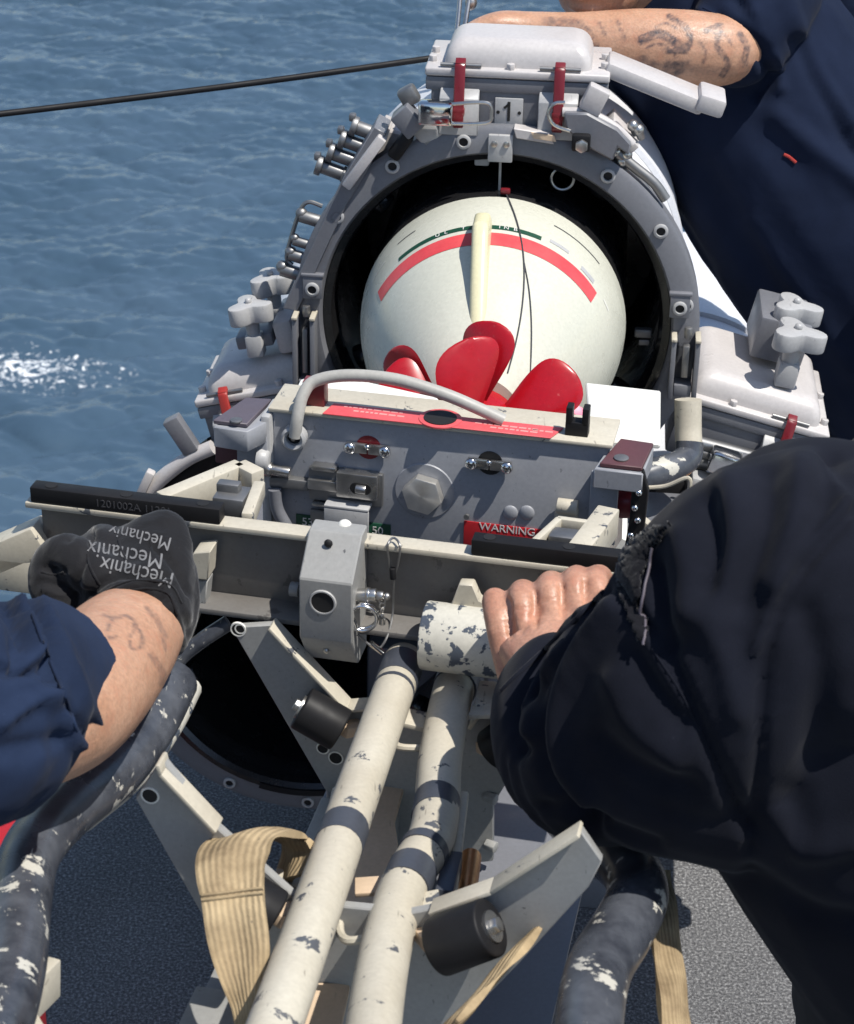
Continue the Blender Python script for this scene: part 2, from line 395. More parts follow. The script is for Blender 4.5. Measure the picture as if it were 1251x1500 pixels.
# ------------------------------------------------------------------ sea
SEA_Z = -6.0
def build_sea():
    N_, Lx = 1024, 41.0
    rng = np.random.default_rng(11)
    k1 = np.fft.fftfreq(N_, Lx / N_) * 2 * np.pi
    kx, ky = np.meshgrid(k1, k1, indexing='ij'); k = np.hypot(kx, ky); k[0, 0] = 1
    wd = np.array([math.cos(R(262)), math.sin(R(262))])
    cosf = np.abs((kx * wd[0] + ky * wd[1]) / k)
    kp = 2 * np.pi / 3.4
    P = np.exp(-1.25 * (kp / k) ** 2) / k ** 3.2 * (0.07 + cosf ** 2.6) * np.exp(-(k * 0.012) ** 2)
    P[0, 0] = 0
    h0 = (rng.normal(size=k.shape) + 1j * rng.normal(size=k.shape)) * np.sqrt(P)
    h = np.real(np.fft.ifft2(h0)); sgn = 1.0 / h.std(); slope = np.sqrt(np.mean(np.gradient(h * sgn, Lx / N_, axis=1) ** 2)); sgn *= 0.23 / slope; h *= sgn
    dx = np.real(np.fft.ifft2(-1j * h0 * kx / k)) * sgn; dy = np.real(np.fft.ifft2(-1j * h0 * ky / k)) * sgn
    i0, i1, j0, j1 = 230, 760, 0, 1000
    xs = (np.arange(N_) * Lx / N_ - 20.5); ys = np.arange(N_) * Lx / N_ + 7.0
    X, Y = np.meshgrid(xs[i0:i1], ys[j0:j1], indexing='ij')
    sl_ = (slice(i0, i1), slice(j0, j1)); H = h[sl_].copy()
    u = np.minimum(np.minimum(X - X.min(), X.max() - X), np.minimum(Y - Y.min(), Y.max() - Y)) / 2.0
    f = np.clip(u, 0, 1)
    co = np.stack([X + 1.05 * dx[sl_] * f, Y + 1.05 * dy[sl_] * f, SEA_Z + H * f], -1).reshape(-1, 3)
    ni, nj = X.shape
    idx = np.arange(ni * nj).reshape(ni, nj)
    q = np.stack([idx[:-1, :-1], idx[1:, :-1], idx[1:, 1:], idx[:-1, 1:]], -1).reshape(-1, 4)
    x0, x1, y0, y1 = X.min(), X.max(), Y.min(), Y.max(); B = 4000.0
    n = len(co)
    ex = np.array([(a, b, SEA_Z) for a in (-B, x0, x1, B) for b in (-B, y0, y1, B)])
    fr = []
    for a in range(3):
        for b in range(3):
            if a == 1 and b == 1: continue
            fr.append([n + a * 4 + b, n + (a + 1) * 4 + b, n + (a + 1) * 4 + b + 1, n + a * 4 + b + 1])
    me = bpy.data.meshes.new('sea')
    co = np.concatenate([co, ex]); q = np.concatenate([q, np.array(fr)])
    me.vertices.add(len(co)); me.vertices.foreach_set('co', co.ravel())
    me.loops.add(q.size); me.loops.foreach_set('vertex_index', q.ravel().astype(np.int32))
    me.polygons.add(len(q)); me.polygons.foreach_set('loop_start', (np.arange(len(q)) * 4).astype(np.int32))
    me.update(calc_edges=True); me.validate()
    me.polygons.foreach_set('use_smooth', np.ones(len(q), bool))
    m, N, L, B_ = new_mat('sea_water')
    g = N.new('ShaderNodeNewGeometry')
    mp = N.new('ShaderNodeMapping'); mp.inputs['Scale'].default_value = (0.45, 1.6, 1.0); mp.inputs['Rotation'].default_value = (0, 0, R(6)); L.new(g.outputs['Position'], mp.inputs[0])
    b1 = bump(N, L, noise(N, L, 7.0, 4, 0.6, mp.outputs[0], 0.2), 0.22, 0.03, None)
    bump(N, L, noise(N, L, 30, 4, 0.6, mp.outputs[0]), 0.30, 0.008, B_, b1)
    # breaking crest: white foam lying on the water at its own place
    cpt = CAM + ray(60, 545) * ((SEA_Z - CAM.z) / ray(60, 545).z)
    sub = N.new('ShaderNodeVectorMath'); sub.operation = 'SUBTRACT'; L.new(g.outputs['Position'], sub.inputs[0]); sub.inputs[1].default_value = (cpt.x - 0.15, cpt.y, cpt.z)
    rt = N.new('ShaderNodeMapping'); rt.inputs['Rotation'].default_value = (0, 0, R(10)); rt.inputs['Scale'].default_value = (0.62, 1.25, 0.0); L.new(sub.outputs[0], rt.inputs[0])
    ln = N.new('ShaderNodeVectorMath'); ln.operation = 'LENGTH'; L.new(rt.outputs[0], ln.inputs[0])
    fall = ramp(N, L, ln.outputs['Value'], [(0.0, 0.17), (0.75, -0.0)])
    fall2 = ramp(N, L, ln.outputs['Value'], [(0.55, 1.0), (0.9, 0.0)])
    fn = noise(N, L, 13, 8, 0.72, g.outputs['Position'], 0.8)
    ad = N.new('ShaderNodeMath'); ad.operation = 'ADD'; L.new(fn, ad.inputs[0]); L.new(fall, ad.inputs[1])
    fm = ramp(N, L, ad.outputs[0], [(0.63, 0.0), (0.70, 1.0)])
    fm2 = N.new('ShaderNodeMath'); fm2.operation = 'MULTIPLY'; L.new(fm, fm2.inputs[0]); L.new(fall2, fm2.inputs[1])
    # scattered small whitecaps
    sm = N.new('ShaderNodeMath'); sm.operation = 'MAXIMUM'
    wc = ramp(N, L, noise(N, L, 2.2, 9, 0.72, mp.outputs[0], 0.5), [(0.80, 0.0), (0.84, 0.5)])
    L.new(fm2.outputs[0], sm.inputs[0]); L.new(wc, sm.inputs[1])
    base = ramp(N, L, noise(N, L, 0.5, 4), [(0.3, (0.036, 0.068, 0.104)), (0.7, (0.056, 0.094, 0.138))])
    c = mixc(N, L, sm.outputs[0], base, (0.82, 0.84, 0.85)); L.new(c, B_.inputs['Base Color'])
    rg = ramp(N, L, sm.outputs[0], [(0.0, 0.07), (1.0, 0.9)]); L.new(rg, B_.inputs['Roughness'])
    B_.inputs['IOR'].default_value = 1.34; B_.inputs['Specular IOR Level'].default_value = 0.5
    me.materials.append(m)
    tag(link('sea', me), kind='structure')
build_sea()

# ------------------------------------------------------------------ deck of the ship
def build_deck():
    m, N, L, B = new_mat('nonskid_deck')
    n1 = noise(N, L, 230, 3, 0.7); n2 = noise(N, L, 3.5, 5)
    c = ramp(N, L, n1, [(0.30, (0.05, 0.05, 0.054)), (0.50, (0.14, 0.14, 0.145)), (0.70, (0.44, 0.44, 0.44))])
    c = mixc(N, L, 1.0, c, ramp(N, L, n2, [(0.3, 0.8), (0.7, 1.1)]), 'MULTIPLY')
    L.new(c, B.inputs['Base Color']); B.inputs['Roughness'].default_value = 0.85
    bump(N, L, n1, 1.0, 0.006, B); MAT['deck'] = m
    edge = [(-4.5, -6), (6, -6), (6, 4.6), (0.62, 4.6), (0.45, 2.95), (-4.5, 2.75)]
    d = MB(); d.slab(edge, -0.12, 0.0, 0.0).bm
    tag(d.build('deck', m, None, 30), kind='structure')
    h = MB(); h.slab([(x * 0.995, y - 0.06) for x, y in edge], -7.0, -0.125, 0.0)
    tag(h.build('ship_hull', MAT['gray'], None, 30), kind='structure')
build_deck()
# ------------------------------------------------------------------ torpedo launcher (three tubes in one mount)
T = Frame(wdep(725, 475, 2.52), R(-5.0))
LA = thing('torpedo_launcher', Frame(T.M @ V(0, 0.5, -1.0) * 1.0, R(-5.0)), 'gray triple torpedo tube mount with open breech rings facing the loading cart', 'torpedo launcher')
LA.location.z = 0.0
OFF = T.I @ LA.matrix_world.translation if False else None
bpy.context.view_layer.update()
def lpart(o, parent=LA):               # meshes are written in frame T; move them under the launcher's base point
    if parent is LA: o.matrix_local = LA.matrix_world.inverted() @ T.M
    return o
RI, RO = 0.2155, 0.250
cL = T.pl(440, 967, 0.0); cL = V(cL.x, 0, cL.z)
cR = V(-cL.x + 0.01, 0, cL.z)
CENT = [V(0, 0, 0), cL, cR]
ring_me = None
def ring_prof():
    return [(RI, 0.004), (RI + 0.003, 0.0), (RO - 0.006, 0.0), (RO, 0.005), (RO, 0.030), (RO - 0.012, 0.036), (RO - 0.012, 0.055), (RI, 0.055)]
# one bolt mesh: pale washer with a dark socket
b = MB(); b.lathe([(0.0088, 0.0), (0.0088, -0.003), (0.0075, -0.004), (0.0056, -0.004), (0.0052, -0.001), (0.0052, 0.0)], n=20).mark(0)
b.lathe([(0.0, -0.0012), (0.0052, -0.0012), (0.0052, 0.001), (0.0, 0.001)], n=16, closed=False).mark(1)
bolt0 = buildm(b, 'bolt', [MAT['lgray'], MAT['hole']], None, recalc=True); bolt_me = bolt0.data; bpy.data.objects.remove(bolt0)
top_bolts = [(681, 218), (582, 254), (504, 324), (458, 420), (884, 266), (958, 344), (996, 448)]
low_bolts = [(308, 1183), (395, 1182)]
for i, c in enumerate(CENT):
    mb = MB(); mb.lathe(ring_prof(), c, n=96)
    rg = lpart(mb.build('breech_ring', MAT['ring'], LA, 40))
    if i == 0: pts = [T.pl(x, y, 0.0) for x, y in top_bolts]
    else:
        pts = [c + V(math.sin(a) * 0.2345, 0, math.cos(a) * 0.2345) for a in [R(k * 28 + 10) for k in range(13)]]
    for p in pts:
        q = p - c; q.y = 0; q = q.normalized() * 0.2345
        bo = link('bolt', bolt_me, rg); bo.location = (c.x + q.x, 0.0, c.z + q.z)
    # liner, barrel and far cover
    LN = 0.40 if i == 0 else 1.15
    mb = MB(); mb.lathe([(RI - 0.001, 0.012), (RI - 0.010, 0.016), (RI - 0.014, 0.03), (RI - 0.014, 0.05), (RI - 0.004, 0.055), (RI - 0.004, LN - 0.01), (RI + 0.002, LN - 0.01), (RI + 0.0005, 0.05)], c, n=80)
    lpart(mb.build('bore_liner', MAT['bore'], LA, 40))
    mb = MB(); mb.lathe([(RI + 0.0015, 0.056), (0.226, 0.056), (0.228, 0.07), (0.228, LN - 0.04), (0.222, LN), (RI + 0.003, LN)], c, n=80)
    br = lpart(mb.build('barrel', MAT['tubew'], LA, 40))
    for yb in ((0.2,) if i == 0 else (0.34, 0.75)):
        mb = MB(); mb.lathe([(0.2285, yb), (0.235, yb + 0.002), (0.235, yb + 0.02), (0.2285, yb + 0.022)], c, n=80); mb.build('clamp_band', MAT['tubew'], br, 40)
    mb = MB(); mb.lathe([(0.0, LN - 0.06), (0.20, LN - 0.06), (0.2110, LN - 0.04), (0.2110, LN + 0.01), (0.0, LN + 0.015)] if i else [(0.158, LN - 0.06), (0.20, LN - 0.06), (0.2135, LN - 0.04), (0.2135, LN + 0.01), (0.158, LN + 0.015)], c, n=48, closed=False)
    lpart(mb.build('muzzle_cover', MAT['bore'], LA, 40))
    # black guide pads inside the bore
    for a in (-52, -118, 38, 128, 178):
        s_, c_ = math.sin(R(a)), math.cos(R(a))
        mb = MB(); mb.cyl(c + V(s_ * 0.205, 0.09, c_ * 0.205), c + V(s_ * 0.183, 0.09, c_ * 0.183), 0.018, 0.015, 18, 0.003)
        lpart(mb.build('guide_pad', MAT['bore'], LA))
    if i:
        mb = MB(); mb.lathe([(0.200, -0.004), (0.206, -0.010), (0.213, -0.010), (0.2155, -0.003), (0.2155, 0.01), (0.200, 0.01)], c, n=90)
        lpart(mb.build('seal_ring', MAT['bore'], LA, 40))
        mb = MB(); mb.lathe([(0.207, -0.0125), (0.216, -0.0125), (0.2165, -0.001), (0.207, -0.001)], c, n=14, a0=R(168), a1=R(196))
        lpart(mb.build('seal_segment', MAT['black'], LA, 40))
# steel bits inside the top bore
mb = MB(); p = T.pl(824, 262, 0.03); mb.tube([p + V(0.0135 * math.cos(a), 0, 0.0135 * math.sin(a)) for a in [R(30 * k) for k in range(12)]], 0.0018, 8, 2, closed=True)
lpart(mb.build('retaining_clip', MAT['steel'], LA))
mb = MB(); p = T.pl(942, 487, 0.05); mb.box(p, (0.022, 0.012, 0.012), 0.003); mb.box(p + V(0.002, 0, -0.012), (0.014, 0.01, 0.008), 0.002)
lpart(mb.build('bore_fitting', MAT['dsteel'], LA))
# clip plate on top of the ring
p = T.pl(733, 217, -0.004)
mb = MB(); mb.box(p, (0.029, 0.007, 0.033), 0.0015).mark(0)
for dx in (-0.0072, 0.0072):
    mb.cyl(p + V(dx, -0.003, 0.006), p + V(dx, -0.006, 0.006), 0.004, n=14, bev=0.0008)
mb.mark(1); pc = lpart(buildm(mb, 'clip_plate', [MAT['lgray'], MAT['steel']], LA))
mb = MB(); mb.cyl(p + V(0, 0.01, -0.018), p + V(0.0, 0.012, -0.060), 0.0016, n=8); mb.build('clip_wire', MAT['hose'], pc)
# square tabs at the shoulders of the ring, and slotted hinge brackets
for (x, y, sgn) in ((458, 420, -1), (996, 448, 1)):
    p = T.pl(x, y, -0.004); mb = MB(); mb.box(p, (0.024, 0.006, 0.030), 0.001); mb.box(p + V(0, 0.001, 0.0155), (0.028, 0.010, 0.004), 0.001)
    tb = lpart(mb.build('ring_tab', MAT['ring'], LA)); bo = link('bolt', bolt_me, tb); bo.location = p + V(0, -0.003, -0.002)
def hinge_bracket(x0, y0, x1, y1):
    a, b_ = T.pl(x0, y0, -0.01), T.pl(x1, y1, -0.01); w_, h_ = b_.x - a.x, a.z - b_.z; c = (a + b_) / 2
    mb = MB()
    mb.box(c + V(-w_ / 2 + 0.003, 0, 0), (0.006, 0.030, h_), 0.001); mb.box(c + V(w_ / 2 - 0.003, 0, 0), (0.006, 0.030, h_), 0.001)
    mb.box(c + V(0, 0.012, 0), (w_ - 0.013, 0.004, h_), 0.001)
    mb.box(c + V(0, 0.0, -h_ * 0.36), (w_ - 0.014, 0.024, h_ * 0.2), 0.001)
    o = lpart(mb.build('hinge_bracket', MAT['ring'], LA))
    mb = MB()
    for sx in (-1, 1): mb.box(c + V(sx * (w_ / 2 - 0.003), -0.001, h_ / 2 + 0.002), (0.007, 0.032, 0.004), 0.001)
    mb.build('bracket_cap', MAT['cream'], o)
    mb = MB(); mb.box(c + V(0.001, -0.004, 0.01), (w_ * 0.25, 0.012, h_ * 0.55), 0.002); mb.cyl(c + V(0.002, 0, h_ / 2), c + V(0.002, 0, h_ / 2 + 0.014), 0.005, n=12, bev=0.001)
    mb.build('hinge_pin', MAT['dsteel'], o)
hinge_bracket(430, 462, 464, 580); hinge_bracket(984, 494, 1019, 580)

# ---- hatch boxes on the tubes
def dome(mb, w_, d_, h_, y0=0.0, z0=0.0, x0=0.0, e=None, rc=0.02):
    e = e or h_ * 1.1; secs = []
    for k in range(8):
        a = R(90 * k / 7); ins = e * (1 - math.cos(a)); z = h_ * math.sin(a)
        secs.append([V(x0 + x, y0 + d_ / 2 + y, z0 + z) for x, y in rrect(w_ / 2 - ins, d_ / 2 - ins, rc)])
    mb.loft(secs)
def hatch(M, w_, d_, hb, hl, latch_x, latch_mat, bolts_x, plate=None, bw=0.046, dw=0.80):
    mb = MB(); mb.box(V(0, d_ / 2, -hb / 2), (w_ * 0.93, d_ - 0.01, hb), 0.003); mb.box(V(0, d_ / 2, -0.009), (w_ * 0.99, d_ - 0.004, 0.016), 0.002)
    mb.xf(M); bx = lpart(mb.build('hatch_box', MAT['ring'], LA))
    mb = MB(); mb.box(V(0, d_ / 2, 0.005), (w_, d_, 0.010), 0.0025); dome(mb, w_ * dw, d_ - 0.022, hl, 0.012, 0.010, 0.0, hl * 0.75, 0.012)
    mb.xf(M); mb.build('hatch_lid', MAT['lid'], bx, 50)
    for x, yy in [(x, v) for x in bolts_x for v in (0.007, d_ - 0.007)] + [(sx * (w_ / 2 - 0.007), v) for sx in (-1, 1) for v in (0.03, d_ * 0.55)]:
        mb = MB(); mb.cyl(V(x, yy, 0.009), V(x, yy, 0.017), 0.0052, n=6, bev=0.0008); mb.xf(M); mb.build('lid_bolt', MAT['lid'], bx)
    for x in latch_x:
        mb = MB(); mb.prism_x([(-0.013, -0.022), (0.002, -0.013), (0.003, -hb), (-0.013, -hb)], x - bw / 2, x + bw / 2, 0.001).mark(0)
        mb.xf(M); buildm(mb, 'latch_bracket', [MAT['lgray']], bx, recalc=True)
        mb = MB()
        mb.bar(V(x, 0.004, 0.020), V(x, -0.006, 0.016), 0.012, 0.006, 0.001)
        mb.prism_x([(-0.004, 0.020), (-0.009, 0.016), (-0.021, -0.030), (-0.024, -0.050), (-0.018, -0.056), (-0.010, -0.028)], x - 0.0062, x + 0.0062, 0.0012)
        mb.box(V(x, -0.017, -0.036), (0.0145, 0.010, 0.010), 0.002)
        mb.xf(M); mb.build('latch', latch_mat, bx)
        mb = MB(); mb.cyl(V(x - 0.024, 0.004, 0.0135), V(x + 0.024, 0.004, 0.0135), 0.0026, n=10); mb.xf(M); mb.build('latch_rod', MAT['dsteel'], bx)
    if plate is not None:
        mb = MB(); mb.box(V(plate, 0.003, -0.040), (0.033, 0.003, 0.034), 0.0008).mark(0)
        mb.text('1', 0.034, Matrix.Translation((plate, 0.0012, -0.040)) @ FRONT); mb.box(V(plate - 0.0030, 0.0012, -0.0325), (0.0068, 0.0008, 0.0028), 0.0, Matrix.Rotation(R(-38), 4, 'Y'))
        for dx in (-0.0125, 0.0125): mb.cyl(V(plate + dx, 0.003, -0.040), V(plate + dx, 0.001, -0.040), 0.0021, n=10)
        mb.mark(1); mb.xf(M); buildm(mb, 'number_plate', [MAT['lgray'], MAT['txtk']], bx)
    return bx
def place(px, py, y, roll=0.0): return Matrix.Translation(T.pl(px, py, y)) @ Matrix.Rotation(R(roll), 4, 'Y')
hb_top = hatch(place(757, 117, 0.012), 0.216, 0.125, 0.066, 0.030, [-0.066, 0.050], MAT['latch'], [-0.008], plate=-0.008)
hb_left = hatch(place(378, 583, 0.01, -14), 0.168, 0.15, 0.085, 0.032, [-0.042], MAT['latch2'], [0.03])
hb_right = hatch(place(1103, 617, 0.01, 14), 0.196, 0.20, 0.075, 0.030, [0.045], MAT['latch'], [-0.03], bw=0.05, dw=0.86)
# moulded step on the right lid
# padlock-like blocks and wire bails
def bail(pts, r=0.0022, y=-0.02, mat='steel', name='wire_bail'):
    mb = MB(); mb.tube([T.pl(x, yy, y) for x, yy in pts], r, 8, 5); return lpart(mb.build(name, MAT[mat], LA))
def block(x0, y0, x1, y1, y, d, mat, name, bev=0.003, roll=0.0, ax='Y'):
    a, b_ = T.pl(x0, y0, y), T.pl(x1, y1, y); c = (a + b_) / 2
    mb = MB(); mb.box(c + V(0, d / 2, 0), (abs(b_.x - a.x), d, abs(a.z - b_.z)), bev, Matrix.Rotation(R(roll), 4, ax)); return lpart(mb.build(name, MAT[mat], LA))
block(612, 151, 662, 187, -0.03, 0.022, 'bsteel', 'clamp_block', 0.004)
bail([(655, 153), (700, 150), (717, 153), (720, 167), (712, 180), (655, 181)])
bail([(828, 150), (812, 152), (803, 166), (812, 183), (835, 192)])
def bar_px(x0, y0, x1, y1, w_, h_, y, mat, name, bev=0.002, y2=None):
    mb = MB(); mb.bar(T.pl(x0, y0, y), T.pl(x1, y1, y if y2 is None else y2), w_, h_, bev, V(0, 1, 0)); return lpart(mb.build(name, MAT[mat], LA))
# left cluster: levers, flat rail with connectors
bar_px(585, 160, 612, 190, 0.026, 0.03, 0.0, 'ring', 'lever_arm'); bar_px(592, 128, 606, 152, 0.022, 0.018, 0.01, 'dsteel', 'lever_knob', 0.004)
bar_px(600, 195, 575, 230, 0.016, 0.02, -0.002, 'black', 'lever_spring', 0.004)
bar_px(612, 170, 640, 200, 0.03, 0.04, 0.02, 'lgray', 'lever_base', 0.004)
def poly(pts, y): return [(T.pl(x, yy, y).x, T.pl(x, yy, y).z) for x, yy in pts]
mb = MB(); mb.prism(poly([(548, 186), (566, 196), (538, 250), (508, 300), (436, 456), (414, 452), (502, 262)], -0.004), -0.004, 0.05, 0.001); lpart(mb.build('side_rail', MAT['ring'], LA))
mb = MB(); mb.prism(poly([(545, 218), (560, 188), (596, 196), (578, 225), (545, 258), (516, 276)], 0.055), 0.055, 0.11, 0.003); lpart(mb.build('junction_box', MAT['lid'], LA))
mb = MB(); mb.bar(T.pl(513, 258, 0.03), T.pl(566, 187, 0.03), 0.012, 0.09, 0.002, V(0, 1, 0)); lpart(mb.build('junction_lid', MAT['lid'], LA))
for k in range(4):
    x, y = 470 + 17 * k, 243 - 19 * k
    mb = MB(); p, q = T.pl(x + 38, y + 14, 0.05), T.pl(x, y, 0.05)
    mb.cyl(q, p, 0.0088, n=18, bev=0.001); d = (p - q).normalized(); mb.cyl(q - d * 0.006, q + d * 0.002, 0.0125, n=18, bev=0.0015); mb.cyl(p - d * 0.006, p + d * 0.004, 0.011, n=6, bev=0.001)
    mb.box(q - d * 0.004 + V(0, 0, 0.011), (0.008, 0.012, 0.009), 0.002); lpart(mb.build('cable_connector', MAT['dsteel'], LA))
mb = MB(); mb.tube([T.pl(x, y, 0.03) for x, y in ((472, 302), (452, 296), (440, 308), (426, 350), (420, 378), (428, 388))], 0.0028, 8, 5); lpart(mb.build('grab_wire', MAT['dsteel'], LA))
for (x, y, r) in ((456, 320, 0.010), (446, 356, 0.008), (440, 376, 0.010), (428, 398, 0.011)):
    mb = MB(); p = T.pl(x, y, 0.03); mb.cyl(p + V(-0.014, 0, 0.003), p + V(0.02, 0, -0.006), r * 0.8, n=14, bev=0.001); mb.ball(p + V(-0.012, 0, 0.006), r * 0.75); lpart(mb.build('hose_fitting', MAT['dsteel'], LA))
# right cluster
mb = MB(); mb.prism(poly([(826, 166), (860, 166), (905, 190), (925, 212), (921, 228), (905, 216), (898, 236), (868, 220), (846, 205), (830, 190)], -0.02), -0.02, 0.012, 0.002); la = lpart(mb.build('latch_arm', MAT['ring'], LA))
mb = MB(); mb.tube([T.pl(x, y, -0.006) for x, y in ((824, 164), (862, 167), (902, 188), (926, 212))], 0.006, 10, 5); mb.build('latch_arm_edge', MAT['lid'], la)
bar_px(880, 128, 862, 162, 0.026, 0.02, -0.005, 'lid', 'lever_pad', 0.003)
block(838, 198, 864, 224, -0.03, 0.02, 'black', 'pivot_block', 0.003)
mb = MB(); p = T.pl(852, 213, -0.032); mb.cyl(p, p + V(0, -0.006, 0), 0.008, n=6, bev=0.001); lpart(mb.build('pivot_nut', MAT['steel'], LA))
bar_px(893, 172, 930, 212, 0.014, 0.05, 0.03, 'lid', 'lever_bar', 0.002)
for (x, y) in ((927, 184), (935, 190), (902, 222), (912, 236), (918, 226)):
    mb = MB(); p = T.pl(x, y, 0.01); mb.ball(p, 0.007); mb.cyl(p, p + V(0.004, 0.01, -0.012), 0.005, n=10); lpart(mb.build('spring_fitting', MAT['steel'], LA))
mb = MB(); mb.tube([T.pl(x, y, 0.01) for x, y in ((905, 225), (930, 245), (958, 268), (975, 292))], 0.0065, 10, 5); lpart(mb.build('guard_rod', MAT['dsteel'], LA))
mb = MB(); mb.tube([T.pl(x, y, 0.025) for x, y in ((915, 240), (945, 275), (968, 320))], 0.005, 10, 5); lpart(mb.build('guard_rod', MAT['dsteel'], LA))
mb = MB(); mb.prism(poly([(752, 188), (806, 196), (812, 212), (756, 203)], -0.01), -0.01, 0.01, 0.001); lpart(mb.build('shim_plate', MAT['lid'], LA))
mb = MB(); mb.prism(poly([(778, 194), (812, 199), (815, 208), (782, 203)], -0.0125), -0.0125, -0.0105, 0.0002); lpart(mb.build('orange_tag', MAT['peach'], LA))
block(695, 232, 716, 244, 0.02, 0.02, 'lgray', 'bore_pin', 0.002)
# folded-out tray arm beside the top hatch
mb = MB(); mb.bar(T.pl(888, 92, 0.06), T.pl(1030, 150, 0.06), 0.019, 0.06, 0.005, V(0, 1, 0)); ta = lpart(mb.build('stowed_arm', MAT['lid'], LA))
mb = MB(); mb.bar(T.pl(1022, 140, 0.055), T.pl(1060, 152, 0.055), 0.022, 0.06, 0.004, V(0, 1, 0)); mb.build('arm_end', MAT['lid'], ta)
# clamping knobs with three lobes
def knob(px, py, y, r, hgt, tilt, name='clamp_knob'):
    base = T.pl(px, py, y); mb = MB(); out = []
    for k in range(36):
        a = 2 * math.pi * k / 36; rr = r * (0.66 + 0.34 * math.cos(3 * a + 0.6)) ** 0.8 + r * 0.16
        out.append((rr * math.cos(a), rr * math.sin(a)))
    mb.slab(out, -0.012, 0.012, 0.004, 2); mb.cyl(V(0, 0, -0.012), V(0, 0, -hgt * 0.6), r * 0.36, r * 0.30, 16); mb.box(V(0, 0, -hgt * 0.75), (r * 0.8, r * 0.8, hgt * 0.5), 0.003); mb.ball(V(0, 0, 0.014), r * 0.16)
    mb.xf(Matrix.Translation(base) @ Matrix.Rotation(R(tilt), 4, 'Y')); return lpart(mb.build(name, MAT['lgray'], LA))
knob(398, 415, 0.08, 0.027, 0.06, -8); knob(366, 456, 0.03, 0.027, 0.06, -8)
knob(1164, 456, 0.12, 0.031, 0.06, 8); knob(1166, 494, 0.05, 0.033, 0.065, 8)
block(345, 490, 400, 512, 0.03, 0.05, 'ring', 'knob_base', 0.003, -12); block(1108, 470, 1180, 535, 0.09, 0.10, 'ring', 'knob_base', 0.004, 12)
block(402, 470, 432, 520, 0.03, 0.09, 'lid', 'side_cover', 0.006, -14)
# left lower lever under the left hatch
bar_px(250, 612, 282, 660, 0.022, 0.018, -0.01, 'ring', 'lever_blade', 0.002)
mb = MB(); mb.tube([T.pl(x, y, -0.01) for x, y in ((312, 655), (275, 672), (240, 698), (215, 722))], 0.010, 10, 4); lpart(mb.build('lever_strap', MAT['lid'], LA))
mb = MB(); mb.tube([T.pl(x, y, 0.02) for x, y in ((320, 660), (280, 690), (240, 722), (205, 765))], 0.022, 12, 4); lpart(mb.build('lever_spring', MAT['black'], LA))
bar_px(205, 725, 222, 690, 0.012, 0.014, -0.02, 'lid', 'lever_tip', 0.003)
# lower right: worn pipes, hoses and fittings beside the right hatch
mb = MB(); mb.tube([T.pl(x, y, v) for x, y, v in ((1008, 585, -0.05), (1008, 625, -0.06), (1009, 650, -0.07))], 0.0165, 16, 5); lpart(mb.build('stub_pipe', MAT['cream'], LA))
mb = MB(); mb.tube([T.pl(x, y, v) for x, y, v in ((1010, 648, -0.07), (1008, 668, -0.08), (995, 680, -0.10), (965, 690, -0.12), (925, 702, -0.14))], 0.0172, 16, 5); lpart(mb.build('stub_pipe', MAT['worn'], LA))
mb = MB()
for k in range(3): mb.cyl(T.pl(1020, 648 + 13 * k, -0.02), T.pl(1180, 690 + 13 * k, 0.01), 0.009, n=14)
lpart(mb.build('hydraulic_lines', MAT['dsteel'], LA))
block(950, 700, 1030, 800, -0.03, 0.05, 'black', 'rubber_bumper', 0.01)
block(1040, 668, 1082, 700, -0.05, 0.03, 'bsteel', 'clamp_block', 0.004, 15); block(1082, 682, 1140, 715, -0.05, 0.03, 'ring', 'clamp_block', 0.004, 15)
block(1010, 705, 1070, 735, -0.05, 0.03, 'lgray', 'valve_body', 0.004, 12); block(1060, 700, 1110, 750, -0.04, 0.03, 'lgray', 'valve_body', 0.006, 12)
for (x, y) in ((1030, 722), (1048, 728), (1040, 738)):
    mb = MB(); p = T.pl(x, y, -0.055); mb.cyl(p + V(-0.016, 0, 0), p + V(0.018, 0, -0.004), 0.006, n=12, bev=0.001); lpart(mb.build('copper_fitting', MAT['copper'], LA))
mb = MB(); mb.tube([T.pl(x, y, -0.06) for x, y in ((1005, 700), (1008, 730), (1003, 765), (1006, 800))], 0.003, 8, 5); lpart(mb.build('hose', MAT['black'], LA))
mb = MB(); p = T.pl(1030, 750, -0.05); mb.cyl(p, p + V(0, -0.03, 0.005), 0.012, n=16, bev=0.002); lpart(mb.build('cap_fitting', MAT['black'], LA))
# side hatch of the lower left tube, mostly behind the push handle
block(20, 1112, 168, 1196, 0.02, 0.10, 'lgray', 'side_hatch', 0.004, -8); bar_px(40, 1122, 160, 1092, 0.008, 0.11, 0.015, 'lid', 'side_hatch_rim', 0.002); bar_px(30, 1140, 165, 1106, 0.006, 0.115, 0.010, 'lid', 'side_hatch_rim', 0.002)
# pedestal between the tubes and the deck
zd = -T.M.translation.z
mb = MB(); mb.box(V(0, 0.30, zd + 0.03), (0.46, 0.40, 0.06), 0.004); mb.box(V(0, 0.30, zd + 0.12), (0.4, 0.3, 0.16), 0.01); mb.box(V(0, 0.30, (cL.z - 0.12 + zd + 0.18) / 2 + 0.02), (0.36, 0.22, (cL.z - 0.12) - (zd + 0.16)), 0.01)
lpart(mb.build('pedestal', MAT['ring'], LA))
mb = MB(); mb.box(V(0, 0.32, -0.24), (0.22, 0.16, 0.2), 0.01); lpart(mb.build('saddle', MAT['ring'], LA))

